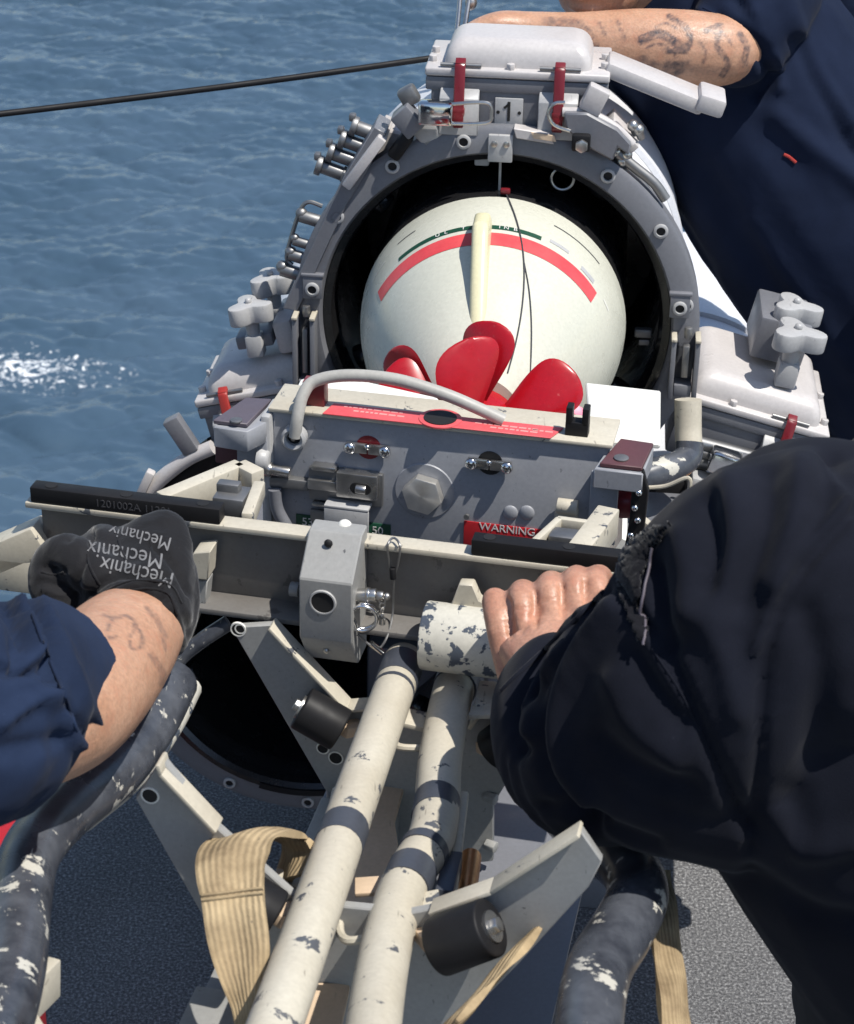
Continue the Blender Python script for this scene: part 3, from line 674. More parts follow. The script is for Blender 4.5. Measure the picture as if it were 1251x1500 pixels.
# ------------------------------------------------------------------ torpedo
tc = T.pl(722, 484, -0.015) + V(0, 0, 0.012)
TF = Frame(T.M @ V(tc.x, -0.028, tc.z), R(-5.0))
TO = thing('torpedo', TF, 'pale green torpedo with red stripe and tail fin sliding into the upper tube', 'torpedo')
PROF = [(0.152, 0.39), (0.162, 0.37), (0.162, 0.05), (0.1618, 0.0), (0.160, -0.02), (0.155, -0.05), (0.146, -0.085), (0.130, -0.125), (0.105, -0.17), (0.078, -0.215), (0.058, -0.25), (0.050, -0.265)]
def prof_r(y):
    P = sorted((b_, a) for a, b_ in PROF); return float(np.interp(y, [p[0] for p in P], [p[1] for p in P]))
ysm = [0.39, 0.385, 0.38, 0.37, 0.3, 0.2, 0.15, 0.1, 0.05] + list(np.linspace(0.03, -0.265, 26))
rsm = [prof_r(y) for y in ysm]
for _ in range(3): rsm = [rsm[0]] + [(rsm[i - 1] + 2 * rsm[i] + rsm[i + 1]) / 4 if ysm[i] < 0.06 and i < len(rsm) - 1 else rsm[i] for i in range(1, len(rsm) - 1)] + [rsm[-1]]
def body_r(y): return float(np.interp(-y, [-v for v in ysm], rsm))
ia = [i for i, y in enumerate(ysm) if y <= 0.012]
mb = MB(); mb.lathe([(0.0, 0.012)] + [(rsm[i], ysm[i]) for i in ia] + [(0.0, -0.267)], n=96, closed=False); body = mb.build('afterbody', MAT['torp'], TO, 40)
mb = MB(); mb.lathe([(0.0, 0.40)] + [(r - 0.002, y) for r, y in zip(rsm, ysm) if y > 0.012] + [(0.159, 0.011), (0.0, 0.011)], n=96, closed=False); mb.build('forebody', MAT['bore'], TO, 40)
def patch(name, mat, y0, y1, a0, a1, off=0.0006, n=48, m=5):
    mb = MB(); secs = []
    for j in range(m + 1):
        y = y0 + (y1 - y0) * j / m; r = body_r(y) + off
        secs.append([V(r * math.sin(a), y, r * math.cos(a)) for a in [R(a0 + (a1 - a0) * k / n) for k in range(n + 1)]])
    mb.loft(secs, caps=False, closed=False); return mb.build(name, mat, TO, 60)
patch('stripe', MAT['stripe'], -0.078, -0.099, -63, 57)
patch('lettering_strip', MAT['green'], -0.064, -0.071, -46, 22)
mb = MB()
for ch, a in zip('ULTOINB', (-25, -21, -13, -7, 3, 6, 10)):
    y = -0.0675; r = body_r(y) + 0.0009
    M = Matrix.Rotation(R(a), 4, 'Y') @ Matrix.Translation((0, y, r)) @ Matrix.Rotation(R(12), 4, 'X')
    mb.text(ch, 0.0085, M, 0.0002)
tag(mb.build('lettering', MAT['txtw'], TO), kind='stuff')
patch('panel_line', MAT['txtg'], -0.028, -0.030, 26, 52, 0.0004, 30, 1); patch('panel_line', MAT['txtg'], -0.03, -0.032, -46, -36, 0.0004, 30, 1)
patch('faded_mark', MAT['lgray'], -0.060, -0.066, 26, 36, 0.0004, 20, 1); patch('faded_mark', MAT['lgray'], -0.066, -0.073, 44, 53, 0.0004, 20, 1)
patch('faded_mark', MAT['white'], -0.07, -0.072, 62, 68, 0.0005, 12, 1); patch('faded_mark', MAT['white'], -0.04, -0.0415, -66, -54, 0.0005, 12, 1)
def fin(a, name='fin'):
    mb = MB(); outline = [(-0.05, body_r(-0.05) - 0.01), (-0.066, 0.166), (-0.076, 0.172), (-0.112, 0.172), (-0.124, 0.164), (-0.175, body_r(-0.175) + 0.014), (-0.225, body_r(-0.225) - 0.012), (-0.14, 0.05)]
    mb.prism_x(outline, -0.0095, 0.0095, 0.0065, 3); mb.xf(Matrix.Rotation(R(a), 4, 'Y')); return mb.build(name, MAT['fin'], TO, 50)
for a in (-4, 122, 238): fin(a)
mb = MB(); pts = []
for k in range(9):
    u = k / 8; y = 0.02 - 0.27 * u; a = R(3 + 30 * u ** 1.1); r = body_r(y) + 0.0012; pts.append(V(r * math.sin(a), y, r * math.cos(a)))
mb.tube(pts, 0.0009, 6, 3)
pts2 = [V(p.x + 0.006 * max(0, i - 4), p.y, p.z) for i, p in enumerate(pts)][4:]
mb.tube([V(p.x, p.y, math.sqrt(max(1e-6, (body_r(p.y) + 0.0012) ** 2 - p.x ** 2))) for p in pts2], 0.0008, 6, 3)
mb.build('lanyard', MAT['txtg'], TO)
mb = MB(); p = pts[0]; mb.box(p + V(0, -0.004, 0.003), (0.012, 0.008, 0.007), 0.002); mb.build('lanyard_lug', MAT['latch'], TO)
def propeller(y, angs, rtip, wd, pitch, mats, rh):
    mb = MB(); mb.lathe([(0.0, y - 0.026), (rh * 0.9, y - 0.026), (rh, y - 0.02), (rh, y + 0.022), (0.0, y + 0.022)], n=36, closed=False)
    pr = mb.build('propeller', MAT['red'], TO, 45); pr.location.z = -0.012
    for a, mt in zip(angs, mats):
        mb = MB(); secs = []; n = 14
        for i in range(19):
            u = 1 - (1 - i / 18) ** 1.35; r = rh * 0.8 + (rtip - rh * 0.8) * u
            wdt = wd * (0.36 + 0.72 * math.sin(min(1.0, u * 1.2) * math.pi * 0.5) ** 1.3) * (1.0 if u < 0.66 else max(0.0, 1 - ((u - 0.66) / 0.345) ** 3) ** 0.5)
            wdt = max(wdt, 0.004); th = 0.0032 * (1 - 0.6 * u) + 0.0009; tw = R(pitch) * (1 - 0.35 * u)
            skew = 0.012 * u * u
            ring = []
            for k in range(n):
                t = 2 * math.pi * k / n; cx = math.cos(t) * wdt / 2 + skew; cy = math.sin(t) * th
                ring.append(V(cx * math.cos(tw) - cy * math.sin(tw), y + cx * math.sin(tw) + cy * math.cos(tw) + 3.2 * cx ** 2 + 0.35 * (r - rh) ** 2 / 0.1, r))
            secs.append(ring)
        mb.loft(secs); mb.xf(Matrix.Rotation(R(a), 4, 'Y')); bl = mb.build('blade', MAT[mt], pr, 50)
propeller(-0.335, (-8, 72, 140, 207, 303), 0.124, 0.068, 34, ['red'] * 5, 0.040)
propeller(-0.288, (3, 52, 84, 150, 225, 309), 0.130, 0.062, -42, ['red', 'red', 'pink', 'red', 'red', 'red'], 0.050)
mb = MB(); mb.lathe([(0.0, -0.41), (0.022, -0.405), (0.030, -0.39), (0.034, -0.36), (0.0, -0.36)], n=32, closed=False); mb.build('tail_cone', MAT['steel'], TO).location.z = -0.012
# ------------------------------------------------------------------ loading cart frame K (yawed like the cart in the photograph)
r0 = ray(600, 850)
K = Frame(CAM + r0 * (1.6 / r0.y), R(-11.5))
def kpoly(pts, y): return [(K.pl(x, yy, y).x, K.pl(x, yy, y).z) for x, yy in pts]
def kpolyz(pts, z): return [(K.pl(x, yy, z, 2).x, K.pl(x, yy, z, 2).y) for x, yy in pts]

# ---------------- gray loading housing behind the beam
yH = 0.175
HO = thing('loading_housing', K, 'gray steel loading housing with big hex bolt, warning labels and red instruction plate', 'loading housing')
hx0, hx1 = K.pl(398, 600, yH).x, K.pl(893, 655, yH).x
zt = K.pl(640, 628, yH).z; zb = K.pl(640, 830, yH).z - 0.03
mb = MB(); mb.box(V((hx0 + hx1) / 2, yH + 0.028, (zt + zb) / 2), (hx1 - hx0, 0.056, zt - zb), 0.003); mb.build('front_panel', MAT['gray'], HO)
mb = MB(); mb.box(V((hx0 + hx1) / 2, yH + 0.027, zt + 0.002), (hx1 - hx0 + 0.006, 0.060, 0.004), 0.001); mb.build('top_plate', MAT['cream'], HO)
mb = MB(); mb.box(V(hx0 - 0.004, yH + 0.012, (zt + zb) / 2), (0.010, 0.045, zt - zb - 0.004), 0.003); mb.build('edge_flange', MAT['lgray'], HO)
# red instruction plate with small pale writing
zl = zt + 0.0045
mb = MB(); mb.slab(kpolyz([(472, 607), (489, 592), (826, 628), (806, 643)], zl), zl, zl + 0.0012, 0.0003).mark(0)
c0 = K.pl(560, 608, zl, 2); c1 = K.pl(740, 629, zl, 2); ax = (c1 - c0).normalized(); 
# the plate's own lines of print are too small to read in the photograph: broken strokes of ink
rotl = Matrix.Rotation(math.atan2(ax.y, ax.x), 4, 'Z')
for px, py, wl in ((548, 602, 0.060), (556, 608, 0.052), (741, 626, 0.060), (748, 631, 0.040), (792, 633, 0.016)):
    p = K.pl(px, py, zl, 2); x = -wl / 2
    while x < wl / 2:
        q = random.uniform(0.002, 0.008); mb.box(p + ax * (x + q / 2) + V(0, 0, 0.0013), (q, 0.0030, 0.0004), 0.0, rotl); x += q + 0.0016
mb.mark(1); buildm(mb, 'instruction_plate', [MAT['label'], MAT['txtpink']], HO)
mb = MB(); p = K.pl(645, 614, zl + 0.001, 2); mb.cyl(V(p.x, p.y, zl), V(p.x, p.y, zl + 0.0022), 0.021, n=28, bev=0.0005).mark(0); mb.cyl(V(p.x, p.y, zl + 0.002), V(p.x, p.y, zl + 0.0032), 0.016, n=28).mark(1)
buildm(mb, 'lifting_hole', [MAT['label'], MAT['hole']], HO)
# pale trays either side of the torpedo tail
zr = zt - 0.012
mb = MB(); mb.slab(kpolyz([(418, 600), (440, 556), (475, 545), (640, 582), (700, 640), (430, 615)], zr), zr - 0.004, zr, 0.001); mb.build('tray_plate', MAT['white'], HO)
mb = MB(); mb.slab(kpolyz([(858, 560), (968, 572), (967, 650), (866, 645)], zr), zr - 0.006, zr, 0.0015); mb.build('tray_plate', MAT['white'], HO)
mb = MB(); mb.box(V((hx0 + hx1) / 2, yH + 0.14, zb + 0.05), (hx1 - hx0 - 0.05, 0.15, 0.03), 0.004); mb.build('tray_floor', MAT['gray'], HO)
mb = MB(); mb.lathe([(0.186, -0.025), (0.186, -0.40), (0.192, -0.40), (0.192, -0.025)], V(tc.x, 0, tc.z), n=40, a0=R(116), a1=R(244)); mb.xf(HO.matrix_world.inverted() @ T.M); mb.build('loading_trough', MAT['white'], HO)
mb = MB(); mb.box(V(0.16, -0.205, -0.20), (0.96, 0.33, 0.005), 0.001); mb.xf(HO.matrix_world.inverted() @ T.M); mb.build('deck_shade_pan', MAT['ring'], HO)  # added sheet hidden behind the beam, put in to cast shade on the deck
# lifting hose arching over the plate, with its eye and post
mb = MB(); hs = [K.pl(x, y, v) for x, y, v in ((432, 640, yH - 0.012), (436, 610, yH - 0.010), (444, 578, yH + 0.0), (462, 558, yH + 0.01), (510, 550, yH + 0.015), (580, 556, yH + 0.015), (650, 577, yH + 0.015), (700, 598, yH + 0.015), (738, 616, yH + 0.015))]
mb.tube(hs, 0.0062, 12, 6); mb.build('lift_hose', MAT['hose'], HO)
mb = MB(); p = K.pl(434, 636, yH); mb.lathe([(0.0125, -0.002), (0.0125, -0.012), (0.010, -0.014), (0.007, -0.012), (0.006, -0.002)], p, n=28).mark(0); mb.lathe([(0.0, -0.008), (0.0065, -0.008), (0.0065, -0.001), (0.0, -0.001)], p, n=20, closed=False).mark(1); mb.cyl(p + V(0, -0.012, 0), p + V(0, -0.006, 0), 0.0022, n=10).mark(2)
buildm(mb, 'hose_eye', [MAT['lgray'], MAT['hole'], MAT['steel']], HO, recalc=True)
p = K.pl(462, 590, yH + 0.02); mb = MB(); mb.box(V(p.x, yH + 0.02, zt + 0.014), (0.022, 0.016, 0.030), 0.001).mark(0); buildm(mb, 'hose_post', [MAT['latch']], HO)
p = K.pl(845, 625, yH + 0.01); mb = MB()
mb.box(V(p.x, yH + 0.015, zt + 0.010), (0.022, 0.014, 0.016), 0.001)
for sx in (-1, 1): mb.box(V(p.x + sx * 0.0078, yH + 0.015, zt + 0.024), (0.0062, 0.014, 0.018), 0.001)
mb.build('hose_clip', MAT['black'], HO)
# big hex bolt
p = K.pl(622, 719, yH); mb = MB(); mb.lathe([(0.0, -0.0012), (0.029, -0.0012), (0.030, 0.0), (0.030, 0.004), (0.0, 0.004)], p, n=40, closed=False); mb.build('bolt_washer', MAT['gray'], HO)
mb = MB(); t_ = bmesh.new(); bmesh.ops.create_cone(t_, cap_ends=True, segments=6, radius1=0.0205, radius2=0.0205, depth=0.012)
mb._merge(t_, 0.0012, 2, Matrix.Translation(p + V(0, -0.0075, 0)) @ Matrix.Rotation(R(90), 4, 'X') @ Matrix.Rotation(R(18), 4, 'Z')); 
m_, N_, L_, B_ = new_mat('brushed_hex'); tcn = N_.new('ShaderNodeTexCoord')
B_.inputs['Metallic'].default_value = 0.75; B_.inputs['Roughness'].default_value = 0.42; B_.inputs['Anisotropic'].default_value = 0.7
L_.new(ramp(N_, L_, noise(N_, L_, 60, 4), [(0.3, (0.55, 0.53, 0.49)), (0.7, (0.72, 0.70, 0.65))]), B_.inputs['Base Color'])
tg = N_.new('ShaderNodeTangent'); tg.direction_type = 'RADIAL'; tg.axis = 'Y'; L_.new(tg.outputs[0], B_.inputs['Tangent'])
hexo = mb.build('hex_bolt', m_, HO, 30)
hexo.data.transform(Matrix.Translation(-p)); hexo.location = p
# two strap latches over round ports
for (x, y, cm) in ((540, 655, 'latch'), (718, 678, 'hole')):
    p = K.pl(x, y, yH); mb = MB(); mb.cyl(p + V(0, -0.0008, 0), p + V(0, 0.004, 0), 0.0125, n=24); prt = mb.build('port', MAT[cm], HO)
    mb = MB(); mb.box(p + V(-0.011, -0.004, 0), (0.021, 0.004, 0.0105), 0.001); mb.box(p + V(0.011, -0.004, 0), (0.021, 0.004, 0.0105), 0.001); mb.build('strap_plate', MAT['steel'], prt)
    for dx in (-0.0175, 0.0175):
        mb = MB(); mb.ball(p + V(dx, -0.007, 0), (0.0062, 0.004, 0.0062)); mb.build('screw', MAT['bsteel'], prt)
    mb = MB(); mb.ball(p + V(0, -0.006, 0.003), 0.003); mb.build('rivet', MAT['bsteel'], prt)
# toggle lock
def hbox(x0, y0, x1, y1, d, mat, name, bev=0.0015, y=yH, par=HO):
    a, b_ = K.pl(x0, y0, y - d), K.pl(x1, y1, y - d); mb = MB()
    mb.box(V((a.x + b_.x) / 2, y - d / 2, (a.z + b_.z) / 2), (abs(b_.x - a.x), d, abs(a.z - b_.z)), bev); return mb.build(name, MAT[mat], par)
lk = hbox(452, 684, 560, 744, 0.006, 'dsteel', 'lock_body')
hbox(492, 692, 552, 735, 0.014, 'steel', 'lock_plate', par=lk); hbox(450, 702, 494, 722, 0.013, 'steel', 'lock_bar', par=lk); hbox(455, 682, 492, 694, 0.012, 'steel', 'lock_lug', 0.002, par=lk)
hbox(456, 736, 490, 746, 0.010, 'steel', 'lock_lug', 0.002, par=lk); hbox(454, 746, 520, 772, 0.004, 'dsteel', 'lock_base', par=lk)
mb = MB(); p = K.pl(528, 716, yH - 0.0146); mb.slab([(x, y) for x, y in rrect(0.0105, 0.006, 0.0058)], -0.0005, 0.0005, 0.0); mb.xf(Matrix.Translation(p) @ FRONT); mb.build('lock_slot', MAT['hole'], lk)
mb = MB(); mb.cyl(K.pl(521, 716, yH - 0.0165), K.pl(536, 718, yH - 0.0165), 0.0045, n=14, bev=0.001); mb.build('lock_pin', MAT['steel'], lk)
mb = MB(); mb.cyl(K.pl(383, 686, yH - 0.012), K.pl(425, 692, yH - 0.012), 0.0055, n=14, bev=0.001); mb.cyl(K.pl(388, 686, yH - 0.012), K.pl(398, 688, yH - 0.012), 0.0075, n=14, bev=0.001); mb.build('lock_bolt', MAT['steel'], lk)
hbox(386, 698, 452, 720, 0.010, 'dsteel', 'lock_bar', par=lk)
mb = MB(); mb.tube([K.pl(x, y, yH - 0.012) for x, y in ((402, 716), (406, 745), (420, 772), (436, 800))], 0.0065, 12, 5); mb.build('drain_hose', MAT['ring'], HO)
# painted plates with lettering
def sign(x0, y0, x1, y1, mat, items, name, tm='txtw'):
    a, b_ = K.pl(x0, y0, yH), K.pl(x1, y1, yH); mb = MB()
    mb.box(V((a.x + b_.x) / 2, yH - 0.0008, (a.z + b_.z) / 2), (b_.x - a.x, 0.0016, a.z - b_.z), 0.0005).mark(0)
    for (px, py, t, s_) in items:
        p = K.pl(px, py, yH - 0.0018); mb.text(t, s_, Matrix.Translation(p) @ FRONT, 0.0002)
    mb.mark(1); return buildm(mb, name, [MAT[mat], MAT[tm]], HO)
sign(434, 752, 572, 812, 'green', [(459, 766, '5371', 0.012), (553, 778, '50', 0.012)], 'green_plate')
sign(680, 762, 812, 840, 'warn', [(743, 776, 'WARNING', 0.0115)], 'warning_plate')
mb = MB(); p = K.pl(684, 756, yH - 0.002); mb.cyl(p, p + V(0, -0.003, 0), 0.0028, n=10); mb.build('plate_screw', MAT['dsteel'], HO)
for x in (748, 772):
    p = K.pl(x, 751, yH); mb = MB(); mb.ball(p, (0.0075, 0.003, 0.008)); mb.build('painted_boss', MAT['gray'], HO)
mb = MB(); p, q = K.pl(475, 758, yH - 0.02), K.pl(540, 766, yH - 0.02); mb.bar(p, q, 0.004, 0.024, 0.001, V(0, 0, 1)); mb.bar(p + V(0, 0.008, 0.0135), q + V(0, 0.008, 0.0135), 0.020, 0.003, 0.0008); mb.build('name_bracket', MAT['lgray'], HO)
mb = MB(); mb.cyl(K.pl(816, 740, yH - 0.010), K.pl(846, 744, yH - 0.010), 0.0075, n=16, bev=0.001); p = K.pl(830, 752, yH - 0.006); mb.box(p, (0.022, 0.010, 0.010), 0.001); mb.build('clamp_roller', MAT['cream'], HO)
# side wings with coloured pads
zw = zt - 0.006
mb = MB(); mb.slab(kpolyz([(893, 650), (958, 653), (942, 692), (870, 684)], zw), zw - 0.022, zw - 0.002, 0.001); wr = mb.build('side_wing', MAT['gray'], HO)
mb = MB(); mb.slab(kpolyz([(909, 646), (957, 653), (940, 689), (878, 682)], zw), zw - 0.0015, zw + 0.003, 0.0008); mb.build('wing_pad', MAT['maroon'], wr)
p = K.pl(910, 672, zw + 0.003, 2); mb = MB(); mb.cyl(p, p + V(0, 0, 0.0018), 0.0072, n=16, bev=0.0005); mb.build('pad_screw', MAT['dsteel'], wr)
hbox(866, 690, 900, 800, 0.004, 'gray', 'wing_web', par=wr, y=yH - 0.018); hbox(902, 700, 936, 760, 0.004, 'hole', 'wing_recess', par=wr, y=yH + 0.02)
mb = MB(); mb.cyl(K.pl(905, 735, yH + 0.01), K.pl(930, 735, yH + 0.01), 0.016, n=24, bev=0.002); mb.build('wing_roller', MAT['latch'], wr)
mb = MB(); mb.prism(kpoly([(926, 705), (942, 690), (950, 720), (942, 790), (935, 808), (914, 806), (922, 760)], yH - 0.03), yH - 0.03, yH - 0.022, 0.001); mb.build('toothed_plate', MAT['black'], wr)
for (x, y) in ((936, 722), (934, 762), (924, 784), (930, 744), (922, 798)):
    mb = MB(); mb.ball(K.pl(x, y, yH - 0.031), 0.0034); mb.build('plate_rivet', MAT['bsteel'], wr)
mb = MB(); mb.prism(kpoly([(940, 760), (965, 780), (1000, 788), (995, 800), (955, 808), (936, 806)], yH - 0.02), yH - 0.02, yH - 0.01, 0.001); mb.build('wing_gusset', MAT['cream'], wr)
mb = MB(); mb.tube([K.pl(x, y, yH - 0.01) for x, y in ((938, 715), (975, 712), (1008, 700), (1010, 720))], 0.0022, 8, 5); mb.build('wing_wire', MAT['cream'], wr)
mb = MB(); mb.slab(kpolyz([(312, 622), (358, 590), (402, 592), (398, 612), (362, 630)], zw), zw - 0.024, zw - 0.002, 0.001); wl = mb.build('side_wing', MAT['gray'], HO)
mb = MB(); mb.slab(kpolyz([(312, 619), (360, 586), (398, 588), (362, 625)], zw), zw - 0.0015, zw + 0.003, 0.0008); mb.build('wing_pad', MAT['mgray'], wl)
p = K.pl(346, 617, zw + 0.003, 2); mb = MB(); mb.cyl(p, p + V(0, 0, 0.0018), 0.006, n=16, bev=0.0005); mb.build('pad_screw', MAT['dsteel'], wl)
hbox(346, 636, 392, 700, 0.012, 'gray', 'wing_web', par=wl, y=yH + 0.0); hbox(314, 640, 350, 682, 0.004, 'maroon', 'wing_recess', par=wl, y=yH + 0.02)
mb = MB(); mb.cyl(K.pl(378, 672, yH - 0.01), K.pl(396, 674, yH - 0.01), 0.014, 0.010, 20, 0.003); mb.build('wing_bearing', MAT['lgray'], wl)

# ---------------- loading cart
CA = thing('loading_cart', Frame(V(K.M.translation.x - 0.03, K.M.translation.y - 0.25, 0.0), R(-11.5)), 'cream and gray steel loading cart with cross beam, twin pipes and rubber rollers', 'loading cart')
bpy.context.view_layer.update()
CM = CA.matrix_world.inverted() @ K.M
def cp(o): o.matrix_local = CM; return o
zf = K.pl(600, 804, -0.012).z
bx0, bx1 = K.pl(62, 770, 0).x, K.pl(1010, 850, 0).x
zwb = K.pl(600, 905, 0).z; bc = (bx0 + bx1) / 2; bl_ = bx1 - bx0
mb = MB(); mb.box(V(bc, 0.004, (zf + zwb) / 2), (bl_, 0.008, zf - zwb), 0.001); beam = cp(mb.build('beam_web', MAT['beamg'], CA))
mb = MB(); mb.box(V(bc - 0.004, -0.003, zf - 0.002), (bl_ + 0.012, 0.020, 0.006), 0.0012); mb.build('beam_flange', MAT['cream'], beam)
mb = MB(); mb.box(V(bc, -0.014, zwb - 0.001), (bl_ * 0.99, 0.036, 0.006), 0.0012); mb.build('beam_flange', MAT['beamg'], beam)
def pad_bar(x0, y0, x1, y1, holes, txt=None):
    a, b_ = K.pl(x0, y0, -0.012), K.pl(x1, y1, -0.012); mb = MB()
    mb.box(V((a.x + b_.x) / 2, -0.004, zf + 0.009), (b_.x - a.x, 0.0165, 0.0155), 0.0015).mark(0)
    for h in holes:
        xh = a.x + (b_.x - a.x) * h; mb.cyl(V(xh, -0.004, zf + 0.016), V(xh, -0.004, zf + 0.0173), 0.0056, n=20)
    mb.mark(1)
    if txt:
        p = K.pl(txt[1], txt[2], -0.0125); mb.text(txt[0], 0.0105, Matrix.Translation((p.x, -0.0124, zf + 0.0085)) @ FRONT, 0.0002); mb.mark(2)
    return cp(buildm(mb, 'pad_bar', [MAT['black'], MAT['hole'], MAT['txtg']], CA))
pad_bar(44, 728, 322, 758, (0.10, 0.50, 0.90), ('1201002A 11201', 195, 748)); pad_bar(690, 800, 1000, 835, (0.08, 0.46, 0.9))
# pillow block on the beam
yb_ = -0.058; xA, xB = K.pl(438, 880, yb_).x, K.pl(516, 890, yb_).x
z1, z2 = K.pl(478, 852, yb_).z, K.pl(478, 938, yb_).z; z0, z3 = K.pl(490, 779, -0.022).z, K.pl(480, 966, -0.034).z
mb = MB(); mb.prism_x([(-0.002, z0), (-0.022, z0), (yb_, z1), (yb_, z2), (-0.034, z3), (-0.002, z3)], xA, xB, 0.0012); pb = cp(mb.build('pillow_block', MAT['gray2'], CA, 20))
p = K.pl(473, 882, yb_); mb = MB(); mb.lathe([(0.0105, -0.0016), (0.0118, -0.0016), (0.0128, 0.001), (0.0105, 0.001)], p, n=32); mb.build('bore_rim', MAT['lgray'], pb)
mb = MB(); mb.lathe([(0.0, -0.0004), (0.0106, -0.0008), (0.0106, 0.002), (0.0, 0.002)], p, n=32, closed=False); mb.build('block_bore', MAT['hole'], pb)
for (x, y, mt, yy, r) in ((481, 796, 'hole', None, 0.004), (478, 953, 'steel', None, 0.003)):
    ylo = -0.034 if mt == 'hole' else -0.047
    p = K.pl(x, y, ylo); mb = MB(); mb.ball(p, (r, 0.0025, r)); mb.build('set_screw', MAT[mt], pb)
mb = MB(); mb.ball(K.pl(505, 772, -0.005), 0.007); mb.cyl(K.pl(505, 785, -0.005), K.pl(505, 772, -0.005), 0.006, n=12); mb.build('grease_nipple', MAT['white'], pb)
mb = MB(); a, b_ = K.pl(512, 872, -0.04), K.pl(552, 872, -0.04); mb.cyl(a, b_, 0.0062, n=16, bev=0.001); mb.cyl(b_, b_ + V(0.006, 0, 0), 0.0045, n=12, bev=0.001); mb.cyl(a + (b_ - a) * 0.62, a + (b_ - a) * 0.78, 0.0072, n=16, bev=0.001); mb.ball(b_ + V(0.009, 0, 0.0), 0.0035); pin = mb.build('locking_pin', MAT['steel'], pb)
p = K.pl(531, 906, -0.05)
def torus_pts(c, r, tilt, n=14): 
    Mr = Matrix.Rotation(R(tilt), 3, 'Z'); return [c + Mr @ V(r * math.cos(2 * math.pi * k / n), 0, r * math.sin(2 * math.pi * k / n)) for k in range(n)]
mb = MB(); mb.tube(torus_pts(p, 0.0125, 10), 0.0017, 10, 3, closed=True); mb.tube(torus_pts(p + V(0.0005, 0.004, 0), 0.0125, 22), 0.0015, 10, 3, closed=True); cp(mb.build('split_ring', MAT['bsteel'], CA))
mb = MB(); mb.tube([K.pl(x, y, -0.05) for x, y in ((503, 892), (515, 905), (522, 922))], 0.0028, 10, 4); cp(mb.build('ring_clip', MAT['bsteel'], CA))
mb = MB()
for k in range(5):
    q = K.pl(560, 880 + 7 * k, -0.042); mb.tube(torus_pts(q, 0.0028, 40 * k), 0.0008, 6, 2, closed=True)
mb.cyl(K.pl(560, 905, -0.042), K.pl(560, 914, -0.042), 0.003, n=10); tag(cp(mb.build('pin_chain', MAT['steel'], CA)), kind='stuff')
mb = MB(); mb.tube([K.pl(x, y, v) for x, y, v in ((575, 850, -0.012), (570, 822, -0.013), (568, 798, -0.016), (577, 788, -0.006), (586, 800, -0.016), (583, 825, -0.014), (577, 850, -0.012), (575, 900, -0.014), (566, 935, -0.036), (552, 952, -0.042), (538, 942, -0.045), (524, 930, -0.048))], 0.0011, 8, 6); cp(mb.build('lanyard_cable', MAT['dsteel'], CA))
mb = MB(); mb.cyl(K.pl(575, 832, -0.014), K.pl(576, 848, -0.014), 0.003, n=10, bev=0.0006); cp(mb.build('cable_ferrule', MAT['black'], CA))
mb = MB(); mb.cyl(K.pl(543, 942, -0.046), K.pl(560, 956, -0.042), 0.0028, n=10); cp(mb.build('cable_end', MAT['bsteel'], CA))
# worn sleeve cylinder with its lug
mb = MB(); a, b_ = K.pl(621, 930, -0.040), K.pl(800, 952, -0.040); mb.cyl(a, b_, 0.031, n=36, bev=0.002); sv = cp(mb.build('sleeve', MAT['worn2'], CA))
mb = MB(); mb.prism(kpoly([(672, 856), (692, 857), (702, 880), (722, 890), (722, 905), (650, 900), (660, 888)], -0.03), -0.03, -0.018, 0.001); mb.build('sleeve_lug', MAT['cream'], sv)
# small lugs by the glove and a weld rod underneath
mb = MB(); mb.prism(kpoly([(274, 832), (283, 810), (308, 808), (304, 850), (282, 848)], -0.03), -0.03, -0.006, 0.001); cp(mb.build('beam_lug', MAT['cream'], CA))
mb = MB(); mb.prism(kpoly([(282, 850), (304, 852), (300, 892), (286, 890)], -0.024), -0.024, -0.006, 0.001); cp(mb.build('beam_lug', MAT['gray2'], CA))
mb = MB(); mb.prism(kpoly([(270, 920), (287, 890), (290, 905), (279, 938)], -0.03), -0.03, -0.02, 0.001); cp(mb.build('beam_lug', MAT['cream'], CA))
mb = MB(); mb.tube([K.pl(x, y, v) for x, y, v in ((335, 912, -0.02), (300, 935, -0.03), (268, 960, -0.04), (250, 985, -0.05))], 0.0075, 10, 5); cp(mb.build('brace_rod', MAT['worn'], CA))
mb = MB(); mb.bar(K.pl(-40, 828, 0.0), K.pl(66, 783, 0.0), 0.030, 0.030, 0.002, V(0, 0, 1)); mb.box(K.pl(20, 832, 0.0), (0.07, 0.03, 0.035), 0.002); cp(mb.build('beam_bracket', MAT['cream'], CA))
mb = MB(); mb.cyl(K.pl(425, 862, -0.012), K.pl(438, 864, -0.012), 0.007, n=12, bev=0.001); cp(mb.build('side_bolt', MAT['gray2'], CA))
# arms joining the beam to the housing
zarm = zf + 0.004
def arm(x0, y0, x1, y1, w_, h_, mat='cream', name='arm'):
    a, b_ = K.pl(x0, y0, zarm, 2), K.pl(x1, y1, zarm, 2); mb = MB(); mb.bar(a + V(0, 0, -h_ / 2), b_ + V(0, 0, -h_ / 2), w_, h_, 0.0015); return cp(mb.build(name, MAT[mat], CA))
arm(236, 724, 352, 676, 0.016, 0.026); arm(350, 676, 378, 690, 0.016, 0.03); arm(362, 752, 380, 704, 0.011, 0.016)
arm(848, 800, 892, 742, 0.021, 0.03); arm(780, 793, 820, 757, 0.007, 0.012); arm(816, 757, 862, 763, 0.007, 0.012)
mb = MB(); p = K.pl(340, 722, zarm, 2); mb.box(p + V(0, 0, -0.010), (0.030, 0.030, 0.022), 0.002); mb.box(p + V(-0.004, 0.004, 0.004), (0.022, 0.012, 0.010), 0.002); cp(mb.build('arm_catch', MAT['dsteel'], CA))
